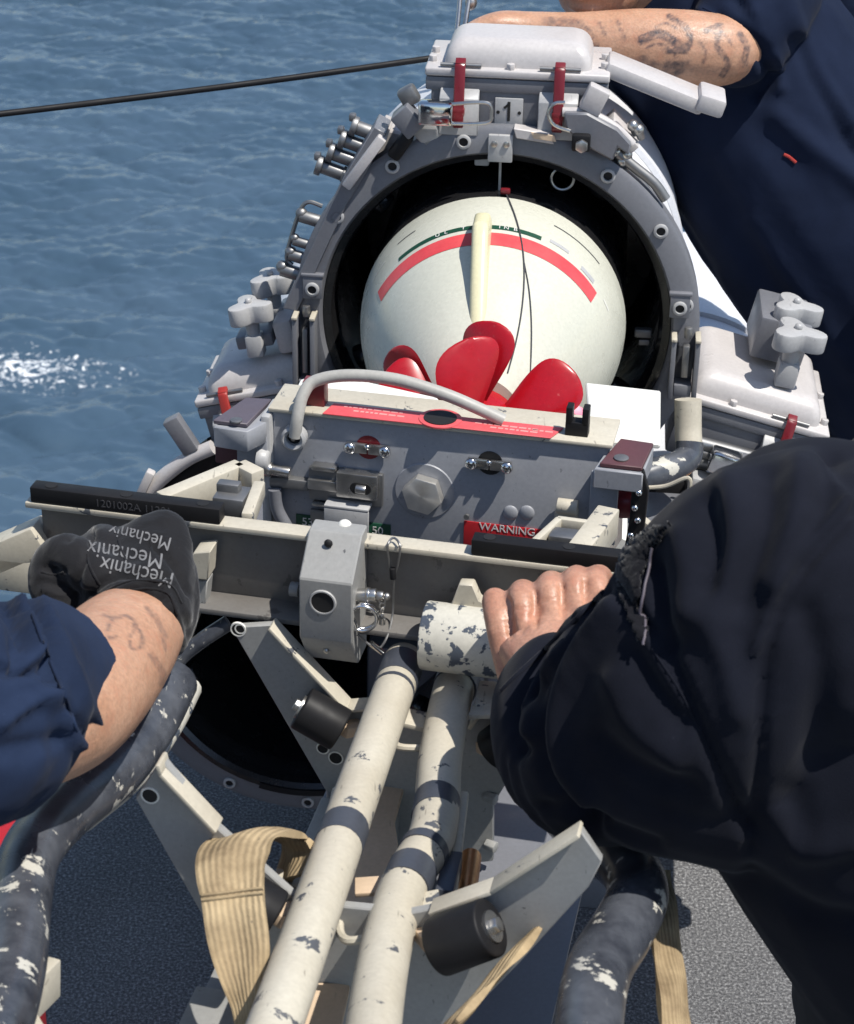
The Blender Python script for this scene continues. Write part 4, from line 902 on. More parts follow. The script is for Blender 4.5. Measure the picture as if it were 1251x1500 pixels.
mb = MB(); p = K.pl(820, 776, zarm, 2); mb.box(p + V(0.004, 0, -0.012), (0.026, 0.020, 0.02), 0.002); cp(mb.build('arm_catch', MAT['dsteel'], CA))
# V-shaped roller cradles
y1, y2 = -0.050, -0.42
mb = MB(); mb.prism(kpoly([(338, 919), (402, 915), (515, 1036), (560, 1040), (620, 1050), (690, 1062), (735, 1000), (800, 930), (830, 1000), (722, 1180), (722, 1262), (682, 1266), (500, 1300), (478, 1160)], y1), y1, y1 + 0.008, 0.001); c1_ = cp(mb.build('roller_cradle', MAT['gray2'], CA))
mb = MB(); mb.prism(kpoly([(198, 1170), (236, 1112), (318, 1213), (440, 1322), (600, 1338), (640, 1330), (720, 1300), (850, 1216), (882, 1262), (862, 1300), (760, 1412), (650, 1525), (345, 1525), (325, 1392)], y2), y2, y2 + 0.008, 0.001); c2_ = cp(mb.build('roller_cradle', MAT['gray2'], CA))
def lip(pts, y, par, w_=0.02):
    P_ = [K.pl(x, yy, y) for x, yy in pts]
    for a, b_ in zip(P_, P_[1:]):
        d = (b_ - a).normalized(); n_ = V(-d.z, 0, d.x); mb = MB(); mb.bar(a, b_, w_, 0.0034, 0.0008, n_ if n_.z > 0 else -n_); mb.xf(Matrix.Translation((0, 0.0, 0.0015))); mb.build('cradle_lip', MAT['cream'], par)
lip([(398, 916), (510, 1036), (548, 1033)], y1, c1_); lip([(236, 1114), (240, 1128), (320, 1213)], y2, c2_, 0.018); lip([(632, 1332), (722, 1300), (850, 1217)], y2, c2_, 0.018); lip([(690, 1062), (736, 1002)], y1, c1_)
for (x, y, yy, par, r) in ((349, 922, y1, c1_, 0.006), (352, 921, y1, c1_, 0.004), (220, 1165, y2, c2_, 0.0058), (492, 1110, y1, c1_, 0.006), (473, 1096, y1, c1_, 0.005)):
    p = K.pl(x, y, yy); mb = MB(); mb.lathe([(0.0, -0.0006), (r, -0.0006), (r, 0.003), (0.0, 0.003)], p, n=20, closed=False).mark(0); mb.lathe([(r, -0.0009), (r + 0.0012, -0.0009), (r + 0.0016, 0.001), (r, 0.001)], p, n=20).mark(1); buildm(mb, 'lightening_hole', [MAT['hole'], MAT['white']], par)
for (x, y, yy, par) in ((712, 1166, y1, c1_), (712, 1236, y1, c1_)):
    mb = MB(); p = K.pl(x, y, yy); mb.cyl(p + V(0, 0, 0), p + V(0.010, -0.004, 0), 0.006, n=6, bev=0.001); mb.build('cradle_bolt', MAT['gray2'], par)
def roller(x0, y0, x1, y1_, y, r, par, bolt_end=0):
    a, b_ = K.pl(x0, y0, y - r - 0.004), K.pl(x1, y1_, y - r - 0.004); d = (b_ - a).normalized(); mb = MB()
    mb.cyl(a, b_, r, n=32, bev=0.0022, seg=3); ro = mb.build('roller', MAT['black'], par)
    e, s_ = (a, -1) if bolt_end == 0 else (b_, 1)
    mb = MB(); mb.cyl(e, e + d * s_ * 0.007, 0.0062, n=6, bev=0.001); mb.cyl(e, e + d * s_ * 0.002, r * 0.55, n=20); mb.build('roller_bolt', MAT['steel'], par)
    e2, s2 = (b_, 1) if bolt_end == 0 else (a, -1)
    mb = MB(); mb.bar(e2, e2 + d * s2 * 0.018 + V(0, r + 0.004, 0), 0.016, 0.010, 0.001); mb.build('roller_bracket', MAT['peach'], par)
roller(441, 1036, 500, 1070, y1, 0.0205, c1_, 0); roller(722, 1100, 800, 1040, y1, 0.0205, c1_, 1)
roller(641, 1388, 720, 1358, y2, 0.0215, c2_, 1); roller(330, 1300, 400, 1345, y2, 0.0215, c2_, 0)
# horizontal primer plates between the cradles
zs = K.pl(565, 1152, y1).z
mb = MB(); mb.slab(kpolyz([(505, 1148), (593, 1148), (578, 1202), (584, 1240), (576, 1330), (440, 1330)], zs), zs - 0.006, zs, 0.001); cp(mb.build('spine_plate', MAT['peach'], CA))
zs2 = K.pl(490, 1440, y2).z
mb = MB(); mb.slab(kpolyz([(440, 1438), (513, 1440), (488, 1560), (400, 1560)], zs2), zs2 - 0.006, zs2, 0.001); cp(mb.build('spine_plate', MAT['peach'], CA))
for zz, ya, yb2 in ((zs - 0.03, y1, y2), (zs2 - 0.03, y2, -0.85)):
    mb = MB(); mb.box(V(-0.03, (ya + yb2) / 2, zz - 0.004), (0.075, abs(yb2 - ya) - 0.02, 0.04), 0.002); cp(mb.build('spine_web', MAT['gray2'], CA))
mb = MB(); mb.box(V(0.045, -0.125, zs - 0.085), (0.27, 0.50, 0.006), 0.001); cp(mb.build('bed_plate', MAT['ring'], CA))
# twin drawbar pipes
def D(x, y, d): return K.dep(x, y, d)
pa, pb2 = D(592, 968, 1.855), D(350, 1650, 1.235)
mb = MB(); mb.tube([pa, pa.lerp(pb2, 0.5), pb2], 0.0183, 24, 10); pipeA = cp(mb.build('drawbar_pipe', MAT['cream'], CA))
def band(p, q, r, name, mat, par):
    mb = MB(); mb.tube([p, p.lerp(q, 0.5), q], r, 24, 2); mb.build(name, MAT[mat], par)
def on(p, q, y):                     # point of the pipe seen at photo row y
    lo, hi = 0.0, 1.0
    for _ in range(40):
        m = (lo + hi) / 2; c = K.M @ p.lerp(q, m); yy = project(np.array([c]))[0][1]
        if yy < y: lo = m
        else: hi = m
    return p.lerp(q, lo)
band(on(pa, pb2, 975), on(pa, pb2, 1003), 0.0190, 'pipe_collar', 'band', pipeA); band(on(pa, pb2, 1011), on(pa, pb2, 1015), 0.0187, 'pipe_groove', 'band', pipeA)
band(on(pa, pb2, 1212), on(pa, pb2, 1240), 0.0188, 'pipe_band', 'band', pipeA)
B_pts = [D(672, 992, 1.865), D(662, 1020, 1.83), D(645, 1110, 1.73), D(640, 1180, 1.655), D(630, 1232, 1.60), D(600, 1282, 1.555), D(578, 1340, 1.50), D(556, 1440, 1.405), D(530, 1650, 1.24)]
mb = MB(); mb.tube(B_pts, 0.0186, 24, 8); pipeB = cp(mb.build('drawbar_pipe', MAT['cream'], CA))
band(B_pts[0], B_pts[1].lerp(B_pts[0], 0.4), 0.0200, 'pipe_collar', 'band', pipeB)
band(B_pts[3].lerp(B_pts[2], 0.1), B_pts[3].lerp(B_pts[4], 0.35), 0.0190, 'pipe_band', 'band', pipeB)
band(B_pts[4].lerp(B_pts[5], 0.25), B_pts[4].lerp(B_pts[5], 0.45), 0.0196, 'pipe_band', 'band', pipeB); band(B_pts[5].lerp(B_pts[4], 0.15), B_pts[5].lerp(B_pts[6], 0.35), 0.0192, 'pipe_band', 'band', pipeB)
def strip(pts, w_, h_, mat, name):
    P_ = [D(*p) for p in pts]
    mb = MB()
    for a, b_ in zip(P_, P_[1:]): mb.bar(a, b_, w_, h_, 0.0008)
    return cp(mb.build(name, MAT[mat], CA))
strip([(402, 1286, 1.56), (452, 1293, 1.56)], 0.020, 0.004, 'cream', 'pipe_tab'); strip([(545, 1040, 1.80), (640, 1062, 1.80)], 0.025, 0.005, 'cream', 'cross_tie')
strip([(690, 1042, 1.80), (740, 1040, 1.79)], 0.02, 0.005, 'cream', 'pipe_tab'); strip([(520, 1300, 1.56), (580, 1296, 1.56)], 0.02, 0.004, 'peach', 'cross_tie')
strip([(610, 1325, 1.52), (645, 1318, 1.52)], 0.02, 0.005, 'cream', 'pipe_tab')
mb = MB(); mb.tube([D(*p) for p in ((577, 1062, 1.78), (577, 1084, 1.77), (586, 1094, 1.76), (618, 1096, 1.76))], 0.0032, 8, 4); cp(mb.build('hook', MAT['cream'], CA))
mb = MB(); mb.tube([D(*p) for p in ((497, 1345, 1.50), (499, 1368, 1.49), (512, 1378, 1.48), (540, 1372, 1.48), (545, 1356, 1.49))], 0.0034, 8, 4); cp(mb.build('hook', MAT['cream'], CA))
mb = MB(); mb.bar(D(676, 1165, 1.69), D(658, 1310, 1.56), 0.012, 0.010, 0.002); cp(mb.build('side_strut', MAT['cream'], CA))
mb = MB(); mb.bar(D(664, 1262, 1.60), D(650, 1320, 1.55), 0.014, 0.02, 0.001); cp(mb.build('dark_strut', MAT['band'], CA))
mb = MB(); mb.cyl(D(690, 1255, 1.64), D(682, 1315, 1.59), 0.0085, n=16); cp(mb.build('spring_rod', MAT['copper'], CA))
mb = MB(); mb.cyl(D(496, 1160, 1.72), D(482, 1225, 1.66), 0.006, n=12); cp(mb.build('side_strut', MAT['cream'], CA))
mb = MB(); mb.bar(D(715, 1005, 1.84), D(708, 1040, 1.80), 0.016, 0.012, 0.002); cp(mb.build('pipe_lug', MAT['cream'], CA))
# pushing handles left and right
hl = [(318, 925, 1.86), (285, 948, 1.83), (252, 1000, 1.78), (222, 1058, 1.72), (170, 1128, 1.65), (95, 1190, 1.57), (45, 1250, 1.50), (28, 1330, 1.43), (18, 1420, 1.36), (-10, 1520, 1.28), (-60, 1640, 1.2)]
mb = MB(); mb.tube([D(*p) for p in hl[2:]], 0.0225, 24, 7); cp(mb.build('push_handle', MAT['worn'], CA))
mb = MB(); mb.tube([D(x + 24, y + 8, d + 0.02) for x, y, d in hl[2:6]], 0.012, 14, 7); cp(mb.build('handle_stiffener', MAT['worn2'], CA))
mb = MB(); mb.tube([D(*p) for p in ((835, 1195, 1.66), (870, 1232, 1.60), (918, 1268, 1.54), (934, 1310, 1.50), (912, 1362, 1.45), (878, 1420, 1.40), (862, 1500, 1.33), (855, 1620, 1.24))], 0.0228, 24, 7); cp(mb.build('push_handle', MAT['worn'], CA))
mb = MB(); mb.bar(D(80, 1430, 1.42), D(30, 1480, 1.38), 0.01, 0.03, 0.001); mb.bar(D(36, 1482, 1.38), D(70, 1540, 1.34), 0.01, 0.012, 0.001); cp(mb.build('handle_gusset', MAT['cream'], CA))
# wheels and legs carrying the cart (below the view)
for sx in (-0.055, 0.0):
    for yy in (y1 + 0.03, y2 + 0.03):
        top = V(sx, yy, zs2 - 0.04); fl = V(sx, yy, -K.M.translation.z + 0.075)
        mb = MB(); mb.bar(top, fl, 0.03, 0.03, 0.002, V(1, 0, 0)); cp(mb.build('cart_leg', MAT['gray2'], CA))
        mb = MB(); mb.cyl(fl + V(-0.02, 0, 0), fl + V(0.02, 0, 0), 0.075, n=32, bev=0.006); cp(mb.build('cart_wheel', MAT['black'], CA))
# ---------------- tan webbing straps
def ribbon(name, pts, width, wdir, label, th=0.0035, sub=8, group=None):
    P_ = smooth_path([Vector(p) for p in pts], sub); W = smooth_path([Vector(v).normalized() for v in wdir], sub); mb = MB(); secs = []; uv = []
    for i, (p, wv) in enumerate(zip(P_, W)):
        tg = (P_[min(i + 1, len(P_) - 1)] - P_[max(i - 1, 0)]).normalized(); wv = (wv - tg * wv.dot(tg)).normalized(); n_ = tg.cross(wv)
        wd_ = width(i / (len(P_) - 1)) if callable(width) else width; row = []
        for k in range(9): u = k / 8; row.append(p + wv * ((u - 0.5) * wd_) + n_ * (th / 2 + 0.0022 * math.sin(u * 7 + i * 0.17) + 0.0012 * math.sin(i * 0.6 + u * 3)))
        for k in range(8, -1, -1): u = k / 8; row.append(p + wv * ((u - 0.5) * wd_) - n_ * (th / 2 - 0.0022 * math.sin(u * 7 + i * 0.17) + 0.0012 * math.sin(i * 0.6 + u * 3)))
        secs.append(row); uv += [((k if k < 9 else 17 - k) / 8.0, i / 10.0, 0.0) for k in range(18)]
    mb.loft(secs); o = mb.build(name, MAT['strap'], None, 50, recalc=True)
    at_ = o.data.attributes.new('ruv', 'FLOAT_VECTOR', 'POINT'); at_.data.foreach_set('vector', np.array(uv, dtype=np.float32).ravel())
    tag(o, label, 'strap', group); return o
wd = wdep
st1 = ribbon('webbing_strap', [wd(425, 1290, 1.55), wd(432, 1240, 1.56), wd(405, 1222, 1.545), wd(352, 1228, 1.47), wd(338, 1262, 1.44), wd(342, 1320, 1.42), wd(352, 1390, 1.41), wd(360, 1450, 1.40), wd(366, 1500, 1.40), wd(368, 1560, 1.41)],
       lambda u: 0.050 + 0.003 * math.sin(u * 21) if u < 0.5 else 0.050 - 0.030 * min(1, (u - 0.5) / 0.42) + 0.003 * math.sin(u * 21), [RIGHT * 0.3 + FWD * -0.9, RIGHT * 0.5 + FWD * -0.8, RIGHT * 0.7 - FWD * 0.7 + UP * 0.1, RIGHT + UP * 0.15 - FWD * 0.2, RIGHT + UP * 0.12, RIGHT + UP * 0.1, RIGHT + UP * 0.05, RIGHT, RIGHT, RIGHT],
       'folded tan webbing strap hanging loose over the left cradle arm of the cart')
ribbon('webbing_strap', [wd(958, 1270, 1.56), wd(965, 1320, 1.53), wd(978, 1400, 1.48), wd(990, 1480, 1.44), wd(1000, 1560, 1.40)], 0.026, [RIGHT * 0.6 + FWD * 0.6] * 5, 'narrow tan webbing strap hanging beside the bent handle under the black sleeve')
ribbon('webbing_strap', [wd(872, 1232, 1.60), wd(835, 1290, 1.545), wd(775, 1375, 1.465), wd(715, 1440, 1.41), wd(655, 1510, 1.36)], 0.026, [UP * 0.5 - FWD * 0.8 + RIGHT * 0.3] * 5, 'taut tan webbing strap along the lower right edge of the roller cradle')

bvst = BVHTree.FromPolygons([v.co.copy() for v in st1.data.vertices], [tuple(p.vertices) for p in st1.data.polygons])
for dy in (0, 7):
    q = [bvst.ray_cast(CAM, ray(x, 1312 + dy - (x - 296) * 0.12).normalized()) for x in range(296, 400, 5)]
    q = [h[0] + h[1] * 0.0006 for h in q if h[0] is not None]
    if len(q) > 3: mb = MB(); mb.tube(q, 0.0013, 6, 1); mb.build('stitched_seam', MAT['strap'], st1)
# ------------------------------------------------------------------ people
from mathutils import noise as mnoise
def limb(mb, pts, radii, hint=None, sub=6, n=20, ball=True, b0=True):
    P_ = smooth_path([Vector(p) for p in pts], sub)
    rr = [r if hasattr(r, '__len__') else (r, r) for r in radii]
    RR = smooth_path([V(a, b, 0) for a, b in rr], sub); secs = []; prev = None
    for i, (p, r) in enumerate(zip(P_, RR)):
        tg = (P_[min(i + 1, len(P_) - 1)] - P_[max(i - 1, 0)]).normalized()
        h = Vector(hint) if hint is not None else (prev if prev is not None else V(0.3, 0.2, 1))
        h = h - tg * h.dot(tg)
        if h.length < 1e-4: h = prev or V(1, 0, 0)
        h.normalize(); prev = h; b = tg.cross(h)
        secs.append([p + h * (r.x * math.cos(a)) + b * (r.y * math.sin(a)) for a in [2 * math.pi * k / n for k in range(n)]])
    mb.loft(secs)
    if ball:
        
        if b0: mb.ball(P_[0], min(RR[0].x, RR[0].y) * 0.98)
        mb.ball(P_[-1], min(RR[-1].x, RR[-1].y) * 0.98)
def blob(mb, voxel, smooth=4, factor=0.5):
    me = bpy.data.meshes.new('b'); bmesh.ops.recalc_face_normals(mb.bm, faces=mb.bm.faces); mb.bm.to_mesh(me); mb.bm.free()
    o = bpy.data.objects.new('b', me); COL.objects.link(o)
    m = o.modifiers.new('r', 'REMESH'); m.mode = 'VOXEL'; m.voxel_size = voxel
    if smooth: s_ = o.modifiers.new('s', 'SMOOTH'); s_.iterations = smooth; s_.factor = factor
    dg = bpy.context.evaluated_depsgraph_get(); me2 = bpy.data.meshes.new_from_object(o.evaluated_get(dg))
    bpy.data.objects.remove(o); bpy.data.meshes.remove(me); return me2
def arr(me):
    n = len(me.vertices); co = np.empty(n * 3, np.float32); me.vertices.foreach_get('co', co); co = co.reshape(-1, 3)
    no = np.empty(n * 3, np.float32); me.vertex_normals.foreach_get('vector', no); return co.astype(float), no.reshape(-1, 3).astype(float)
def pdist(px, line):
    best = np.full(len(px), 1e9)
    for (x0, y0), (x1, y1) in zip(line, line[1:]):
        a = np.array([x0, y0]); d = np.array([x1 - x0, y1 - y0], float); t = np.clip(((px - a) @ d) / max(1e-9, d @ d), 0, 1)
        best = np.minimum(best, np.hypot(*(px - a - t[:, None] * d).T))
    return best
def fold(me, lines, namp=0.0, nscale=(8, 8, 8), seed=0.0, fine=0.0):
    """real folds: ridges and creases pushed along the normals where the cloth shows them"""
    co, no = arr(me); px = project(co); view = co - np.array(CAM); view /= np.linalg.norm(view, axis=1)[:, None]
    face = np.clip(-(no * view).sum(1) * 2.5 + 0.3, 0, 1); d = np.zeros(len(co))
    for line, wd_, amp in lines:
        L = smooth_path([V(x, y, 0) for x, y in line], 5); L = [(p.x, p.y) for p in L]
        d += amp * np.exp(-(pdist(px, L) / wd_) ** 2) * face
    if namp or fine:
        for i, c in enumerate(co):
            v = Vector((c[0] * nscale[0] + seed, c[1] * nscale[1], c[2] * nscale[2]))
            d[i] += namp * (1 - 2.2 * abs(mnoise.noise(v))) + (fine * mnoise.noise(v * 4.0) if fine else 0)
    co += no * d[:, None]; me.vertices.foreach_set('co', co.astype(np.float32).ravel()); me.update()
def ink(me, lines, blots=()):
    co, no = arr(me); px = project(co); view = co - np.array(CAM); face = (no * view).sum(1) < 0; v = np.zeros(len(co))
    for line, wd_, a in lines:
        L = smooth_path([V(x, y, 0) for x, y in line], 5); L = [(p.x, p.y) for p in L]
        v = np.maximum(v, min(1.0, a * 1.2) * np.clip((wd_ - pdist(px, L)) / 1.6 + 0.5, 0, 1))
    for (x, y, rx, ry, a) in blots:
        q = np.hypot((px[:, 0] - x) / rx, (px[:, 1] - y) / ry)
        nz = np.array([mnoise.noise(Vector((c[0] * 90, c[1] * 90, c[2] * 90))) for c in co[:]]) if len(co) < 400000 else 0
        v = np.maximum(v, a * np.clip(2.2 * (1 - q) + 1.5 * nz * (q < 1.3), 0, 1))
    gr = np.array([mnoise.noise(Vector((c[0] * 240, c[1] * 240, c[2] * 240))) for c in co]); v *= np.clip(0.85 + 0.9 * gr, 0.15, 1)
    v *= face; at_ = me.attributes.new('ink', 'FLOAT', 'POINT'); at_.data.foreach_set('value', v.astype(np.float32))
def finish(me, name, mat, parent, origin):
    me.transform(Matrix.Translation(-Vector(origin)))
    me.polygons.foreach_set('use_smooth', np.ones(len(me.polygons), bool)); me.materials.clear(); me.materials.append(mat); me.name = name
    return link(name, me, parent)
def base(name, loc, label): 
    o = bpy.data.objects.new(name, None); COL.objects.link(o); o.empty_display_size = 0.1; o.location = loc; bpy.context.view_layer.update(); return tag(o, label, 'person')
def head(mb, c, face_dir, s=1.0):
    """skull, jaw, nose, ears, neck: face_dir is where the person looks"""
    f = Vector(face_dir).normalized(); up = V(0, 0, 1); up = (up - f * up.dot(f)).normalized(); r = f.cross(up)
    M = Matrix((r, f, up)).transposed().to_4x4()
    def E(x, y, z, a, b, c_): mb.ball(c + (r * x + f * y + up * z) * s, (a * s, b * s, c_ * s), 20, 14, M)
    E(0, -0.01, 0.025, 0.074, 0.094, 0.088); E(0, 0.028, -0.045, 0.058, 0.062, 0.066); E(0, 0.062, -0.085, 0.030, 0.026, 0.026)
    E(0, 0.096, -0.016, 0.013, 0.018, 0.022); E(0, 0.088, 0.008, 0.011, 0.012, 0.022); E(0, 0.080, -0.056, 0.026, 0.015, 0.010)
    for sx in (-1, 1):
        E(sx * 0.078, -0.005, -0.01, 0.010, 0.022, 0.032); E(sx * 0.032, 0.078, 0.024, 0.020, 0.014, 0.009); E(sx * 0.04, 0.066, -0.02, 0.022, 0.02, 0.02)
    return M
# =========== person behind the launcher, resting a tattooed forearm on the top hatch
W = wdep
P3b = W(1330, 700, 2.95); P3b = V(P3b.x, P3b.y, 0.0)
P3 = base('person', P3b, 'person in navy T-shirt leaning a tattooed forearm on the top hatch')
mb = MB()
limb(mb, [W(655, 92, 2.64), W(690, 58, 2.63), W(730, 44, 2.625), W(775, 46, 2.62), W(850, 60, 2.615), W(930, 66, 2.61), W(1000, 70, 2.61), W(1058, 72, 2.62), W(1088, 48, 2.66), W(1115, -30, 2.72)],
     [(0.010, 0.020), (0.017, 0.036), (0.022, 0.040), (0.025, 0.030), (0.037, 0.036), (0.046, 0.042), (0.048, 0.045), (0.046, 0.045), (0.042, 0.042), (0.045, 0.045)], UP)
for k, (dx, dy) in enumerate(((-4, 6), (2, 10), (8, 14), (14, 20))):
    limb(mb, [W(700 + dx, 54 + dy, 2.63 + 0.015 * k), W(672 + dx, 72 + dy, 2.63 + 0.018 * k), W(660 + dx, 100 + dy, 2.64 + 0.018 * k)], [0.0105, 0.0095, 0.008], None, 4, 12)
hc = W(885, -94, 2.66); head(mb, hc, V(-0.35, -0.9, -0.30)); limb(mb, [hc + V(0.03, 0.03, -0.06), W(1000, -60, 2.78)], [0.055, 0.062])
limb(mb, [W(1250, 20, 2.95), W(1380, 220, 2.85), W(1330, 420, 2.70)], [0.055, 0.045, 0.032])
limb(mb, [W(1330, 420, 2.70), W(1318, 470, 2.66), W(1312, 500, 2.64)], [(0.026, 0.04), (0.022, 0.04), (0.014, 0.034)])
limb(mb, [W(1000, -60, 2.80), W(1080, 200, 2.86)], [0.09, 0.13])
me = blob(mb, 0.0030, 6)
ink(me, [([(960, 40), (975, 34), (992, 42)], 2, 0.7), ([(948, 70), (962, 64), (980, 70), (990, 84)], 2, 0.7), ([(1024, 60), (1034, 76), (1030, 92)], 2.2, 0.6), ([(1046, 48), (1062, 52), (1072, 66)], 2, 0.6), ([(820, 28), (846, 40), (880, 76)], 2, 0.6), ([(836, 26), (862, 42), (870, 56)], 2, 0.6), ([(818, 38), (850, 52), (874, 68)], 4, 0.75), ([(800, 30), (835, 34), (860, 46)], 6, 0.5), ([(905, 32), (915, 58)], 2.5, 0.6), ([(878, 34), (886, 50)], 2.5, 0.6),
         ([(940, 58), (965, 50), (985, 60), (1004, 72)], 7, 0.8), ([(980, 24), (1004, 40), (1012, 60), (1000, 74), (975, 74)], 4.5, 0.8), ([(1034, 45), (1056, 38), (1050, 66), (1066, 92), (1058, 110)], 4.5, 0.75),
         ([(1084, 50), (1094, 70), (1088, 92)], 5, 0.7)], [(985, 98, 30, 16, 0.85), (940, 92, 22, 10, 0.7), (830, 36, 34, 10, 0.5), (1092, 92, 10, 10, 0.6)])
finish(me, 'body', MAT['skin'], P3, P3b)
mb = MB()
limb(mb, [W(1012, -70, 2.80), W(1048, 60, 2.82), W(1188, 275, 2.86), W(1312, 440, 2.90), W(1410, 610, 2.93), W(1400, 720, 2.95)], [(0.13, 0.12), (0.165, 0.155), (0.178, 0.17), (0.182, 0.172), (0.185, 0.175), (0.18, 0.17)], RIGHT)
limb(mb, [W(1110, -90, 2.78), W(1115, -30, 2.72), W(1096, 30, 2.66), W(1076, 56, 2.645)], [0.085, 0.082, 0.070, 0.062])
limb(mb, [W(1130, -60, 2.90), W(1260, 30, 2.95), W(1330, 130, 2.92)], [0.085, 0.080, 0.066])
me = blob(mb, 0.0055, 5)
fold(me, [([(1140, 172), (1190, 215), (1260, 270)], 16, 0.010), ([(1120, 200), (1180, 255), (1250, 320)], 24, -0.003), ([(1190, 180), (1230, 205), (1270, 240)], 18, -0.003), ([(1050, 30), (1100, 60), (1130, 110), (1110, 140)], 10, -0.014), ([(1100, 20), (1130, 80), (1140, 130)], 10, 0.012),
          ([(1080, 0), (1110, 40), (1125, 70)], 9, -0.010), ([(1030, 20), (1062, 40), (1085, 60)], 8, 0.008), ([(1150, 0), (1180, 80), (1240, 180)], 14, 0.010), ([(1165, 60), (1200, 130), (1251, 220)], 12, -0.012),
          ([(905, 180), (960, 270), (1040, 390)], 22, -0.008), ([(960, 200), (1040, 330), (1110, 460)], 24, 0.008), ([(1040, 250), (1120, 380), (1180, 480)], 20, -0.007), ([(1100, 330), (1200, 470), (1251, 540)], 18, 0.006)], 0.004, (7, 7, 4), 3.0, 0.0015)
shirt = finish(me, 't_shirt', MAT['navy'], P3, P3b)
bpy.context.view_layer.update()
def surf(obj):
    me = obj.data; M = obj.matrix_world
    return BVHTree.FromPolygons([M @ v.co for v in me.vertices], [tuple(p.vertices) for p in me.polygons])
def hit(bvh, px, py, lift=0.0):
    d = ray(px, py).normalized(); h = bvh.ray_cast(CAM, d)
    return None if h[0] is None else h[0] + h[1] * lift
bv = surf(shirt); SEAMS3 = True
mb = MB(); q = [hit(bv, x, y, 0.001) for x, y in ((1148, 226), (1155, 229), (1160, 233), (1166, 238))]
mb.tube(q, 0.0022, 8, 3); mb.xf(Matrix.Translation(-P3b)); mb.build('red_stitching', MAT['latch2'], P3)
mb = MB()
for sx in (-0.1, 0.1):
    tp = W(1390, 690, 2.95) + V(sx, 0, 0); limb(mb, [tp, V(P3b.x + sx, P3b.y + 0.02, 0.5), V(P3b.x + sx, P3b.y, 0.10)], [0.105, 0.075, 0.065])
me = blob(mb, 0.010, 3); finish(me, 'trousers', MAT['pants'], P3, P3b)
for sx in (-0.1, 0.1):
    mb = MB(); mb.ball(V(sx, -0.05, 0.05), (0.05, 0.14, 0.05)); mb.box(V(sx, -0.05, 0.015), (0.10, 0.28, 0.03), 0.01); mb.build('boot', MAT['black'], P3)
mb = MB(); mb.ball(hc - P3b + V(0.005, 0.03, 0.045), (0.084, 0.095, 0.085)); mb.build('hair', MAT['hood'], P3)

# =========== person at the left: tattooed forearm, navy coverall sleeve, black glove
P2b = W(-420, 1300, 1.5); P2b = V(P2b.x - 0.25, P2b.y - 0.25, 0.0)
P2 = base('person', P2b, 'person in navy coverall with a rolled sleeve and black glove gripping the beam')
mb = MB()
limb(mb, [W(212, 902, 1.73), W(200, 918, 1.69), W(172, 950, 1.635), W(135, 995, 1.57), W(90, 1035, 1.50), W(20, 1060, 1.44), W(-70, 1075, 1.38)],
     [(0.028, 0.034), (0.034, 0.041), (0.041, 0.047), (0.047, 0.050), (0.049, 0.051), (0.050, 0.051), (0.05, 0.05)], FWD)
limb(mb, [W(-70, 1075, 1.38), W(-330, 900, 1.34), W(-560, 620, 1.32)], [0.05, 0.06, 0.07])
sh2 = W(-560, 620, 1.32); h2 = sh2 + V(-0.16, 0.02, 0.20); limb(mb, [sh2, sh2 + V(-0.10, -0.02, 0.02)], [0.07, 0.09]); limb(mb, [sh2 + V(-0.12, -0.01, 0.02), h2], [0.07, 0.06]); head(mb, h2 + V(0.03, 0.03, 0.06), V(0.5, 0.8, -0.45))
me = blob(mb, 0.0036, 5)
ink(me, [([(150, 900), (168, 905), (185, 902), (200, 915), (192, 932)], 2.3, 0.55), ([(165, 905), (158, 920), (160, 935), (170, 932)], 2.2, 0.6), ([(196, 915), (208, 930), (206, 948), (193, 950), (190, 940)], 2.2, 0.62),
         ([(85, 890), (105, 888), (112, 905), (122, 920)], 2.2, 0.5), ([(72, 885), (95, 900)], 2.2, 0.4), ([(105, 908), (118, 912), (114, 930)], 2.0, 0.45), ([(215, 890), (235, 920), (242, 950)], 3, 0.45), ([(222, 960), (238, 985), (236, 1000)], 5, 0.4), ([(228, 900), (246, 935)], 2, 0.4)])
finish(me, 'body', MAT['skin'], P2, P2b)
mb = MB()
limb(mb, [W(72, 995, 1.525), W(52, 1002, 1.50), W(0, 1015, 1.44), W(-80, 1060, 1.36), W(-330, 890, 1.33), W(-560, 640, 1.32)], [(0.058, 0.059), (0.060, 0.061), (0.064, 0.066), (0.075, 0.078), (0.085, 0.085), (0.10, 0.10)], FWD, b0=False)
limb(mb, [sh2 + V(0, 0, -0.02), sh2 + V(-0.24, -0.05, -0.04)], [0.10, 0.15]); limb(mb, [sh2 + V(-0.16, -0.05, 0.0), sh2 + V(-0.20, -0.15, -0.35), V(P2b.x, P2b.y, 0.95), V(P2b.x, P2b.y, 0.80)], [(0.2, 0.13), (0.19, 0.15), (0.18, 0.15), (0.18, 0.15)], V(1, 0, 0))
for sx in (-0.1, 0.1): limb(mb, [V(P2b.x + sx, P2b.y, 0.85), V(P2b.x + sx, P2b.y + 0.03, 0.48), V(P2b.x + sx, P2b.y, 0.10)], [0.11, 0.085, 0.075])
me = blob(mb, 0.0045, 5)
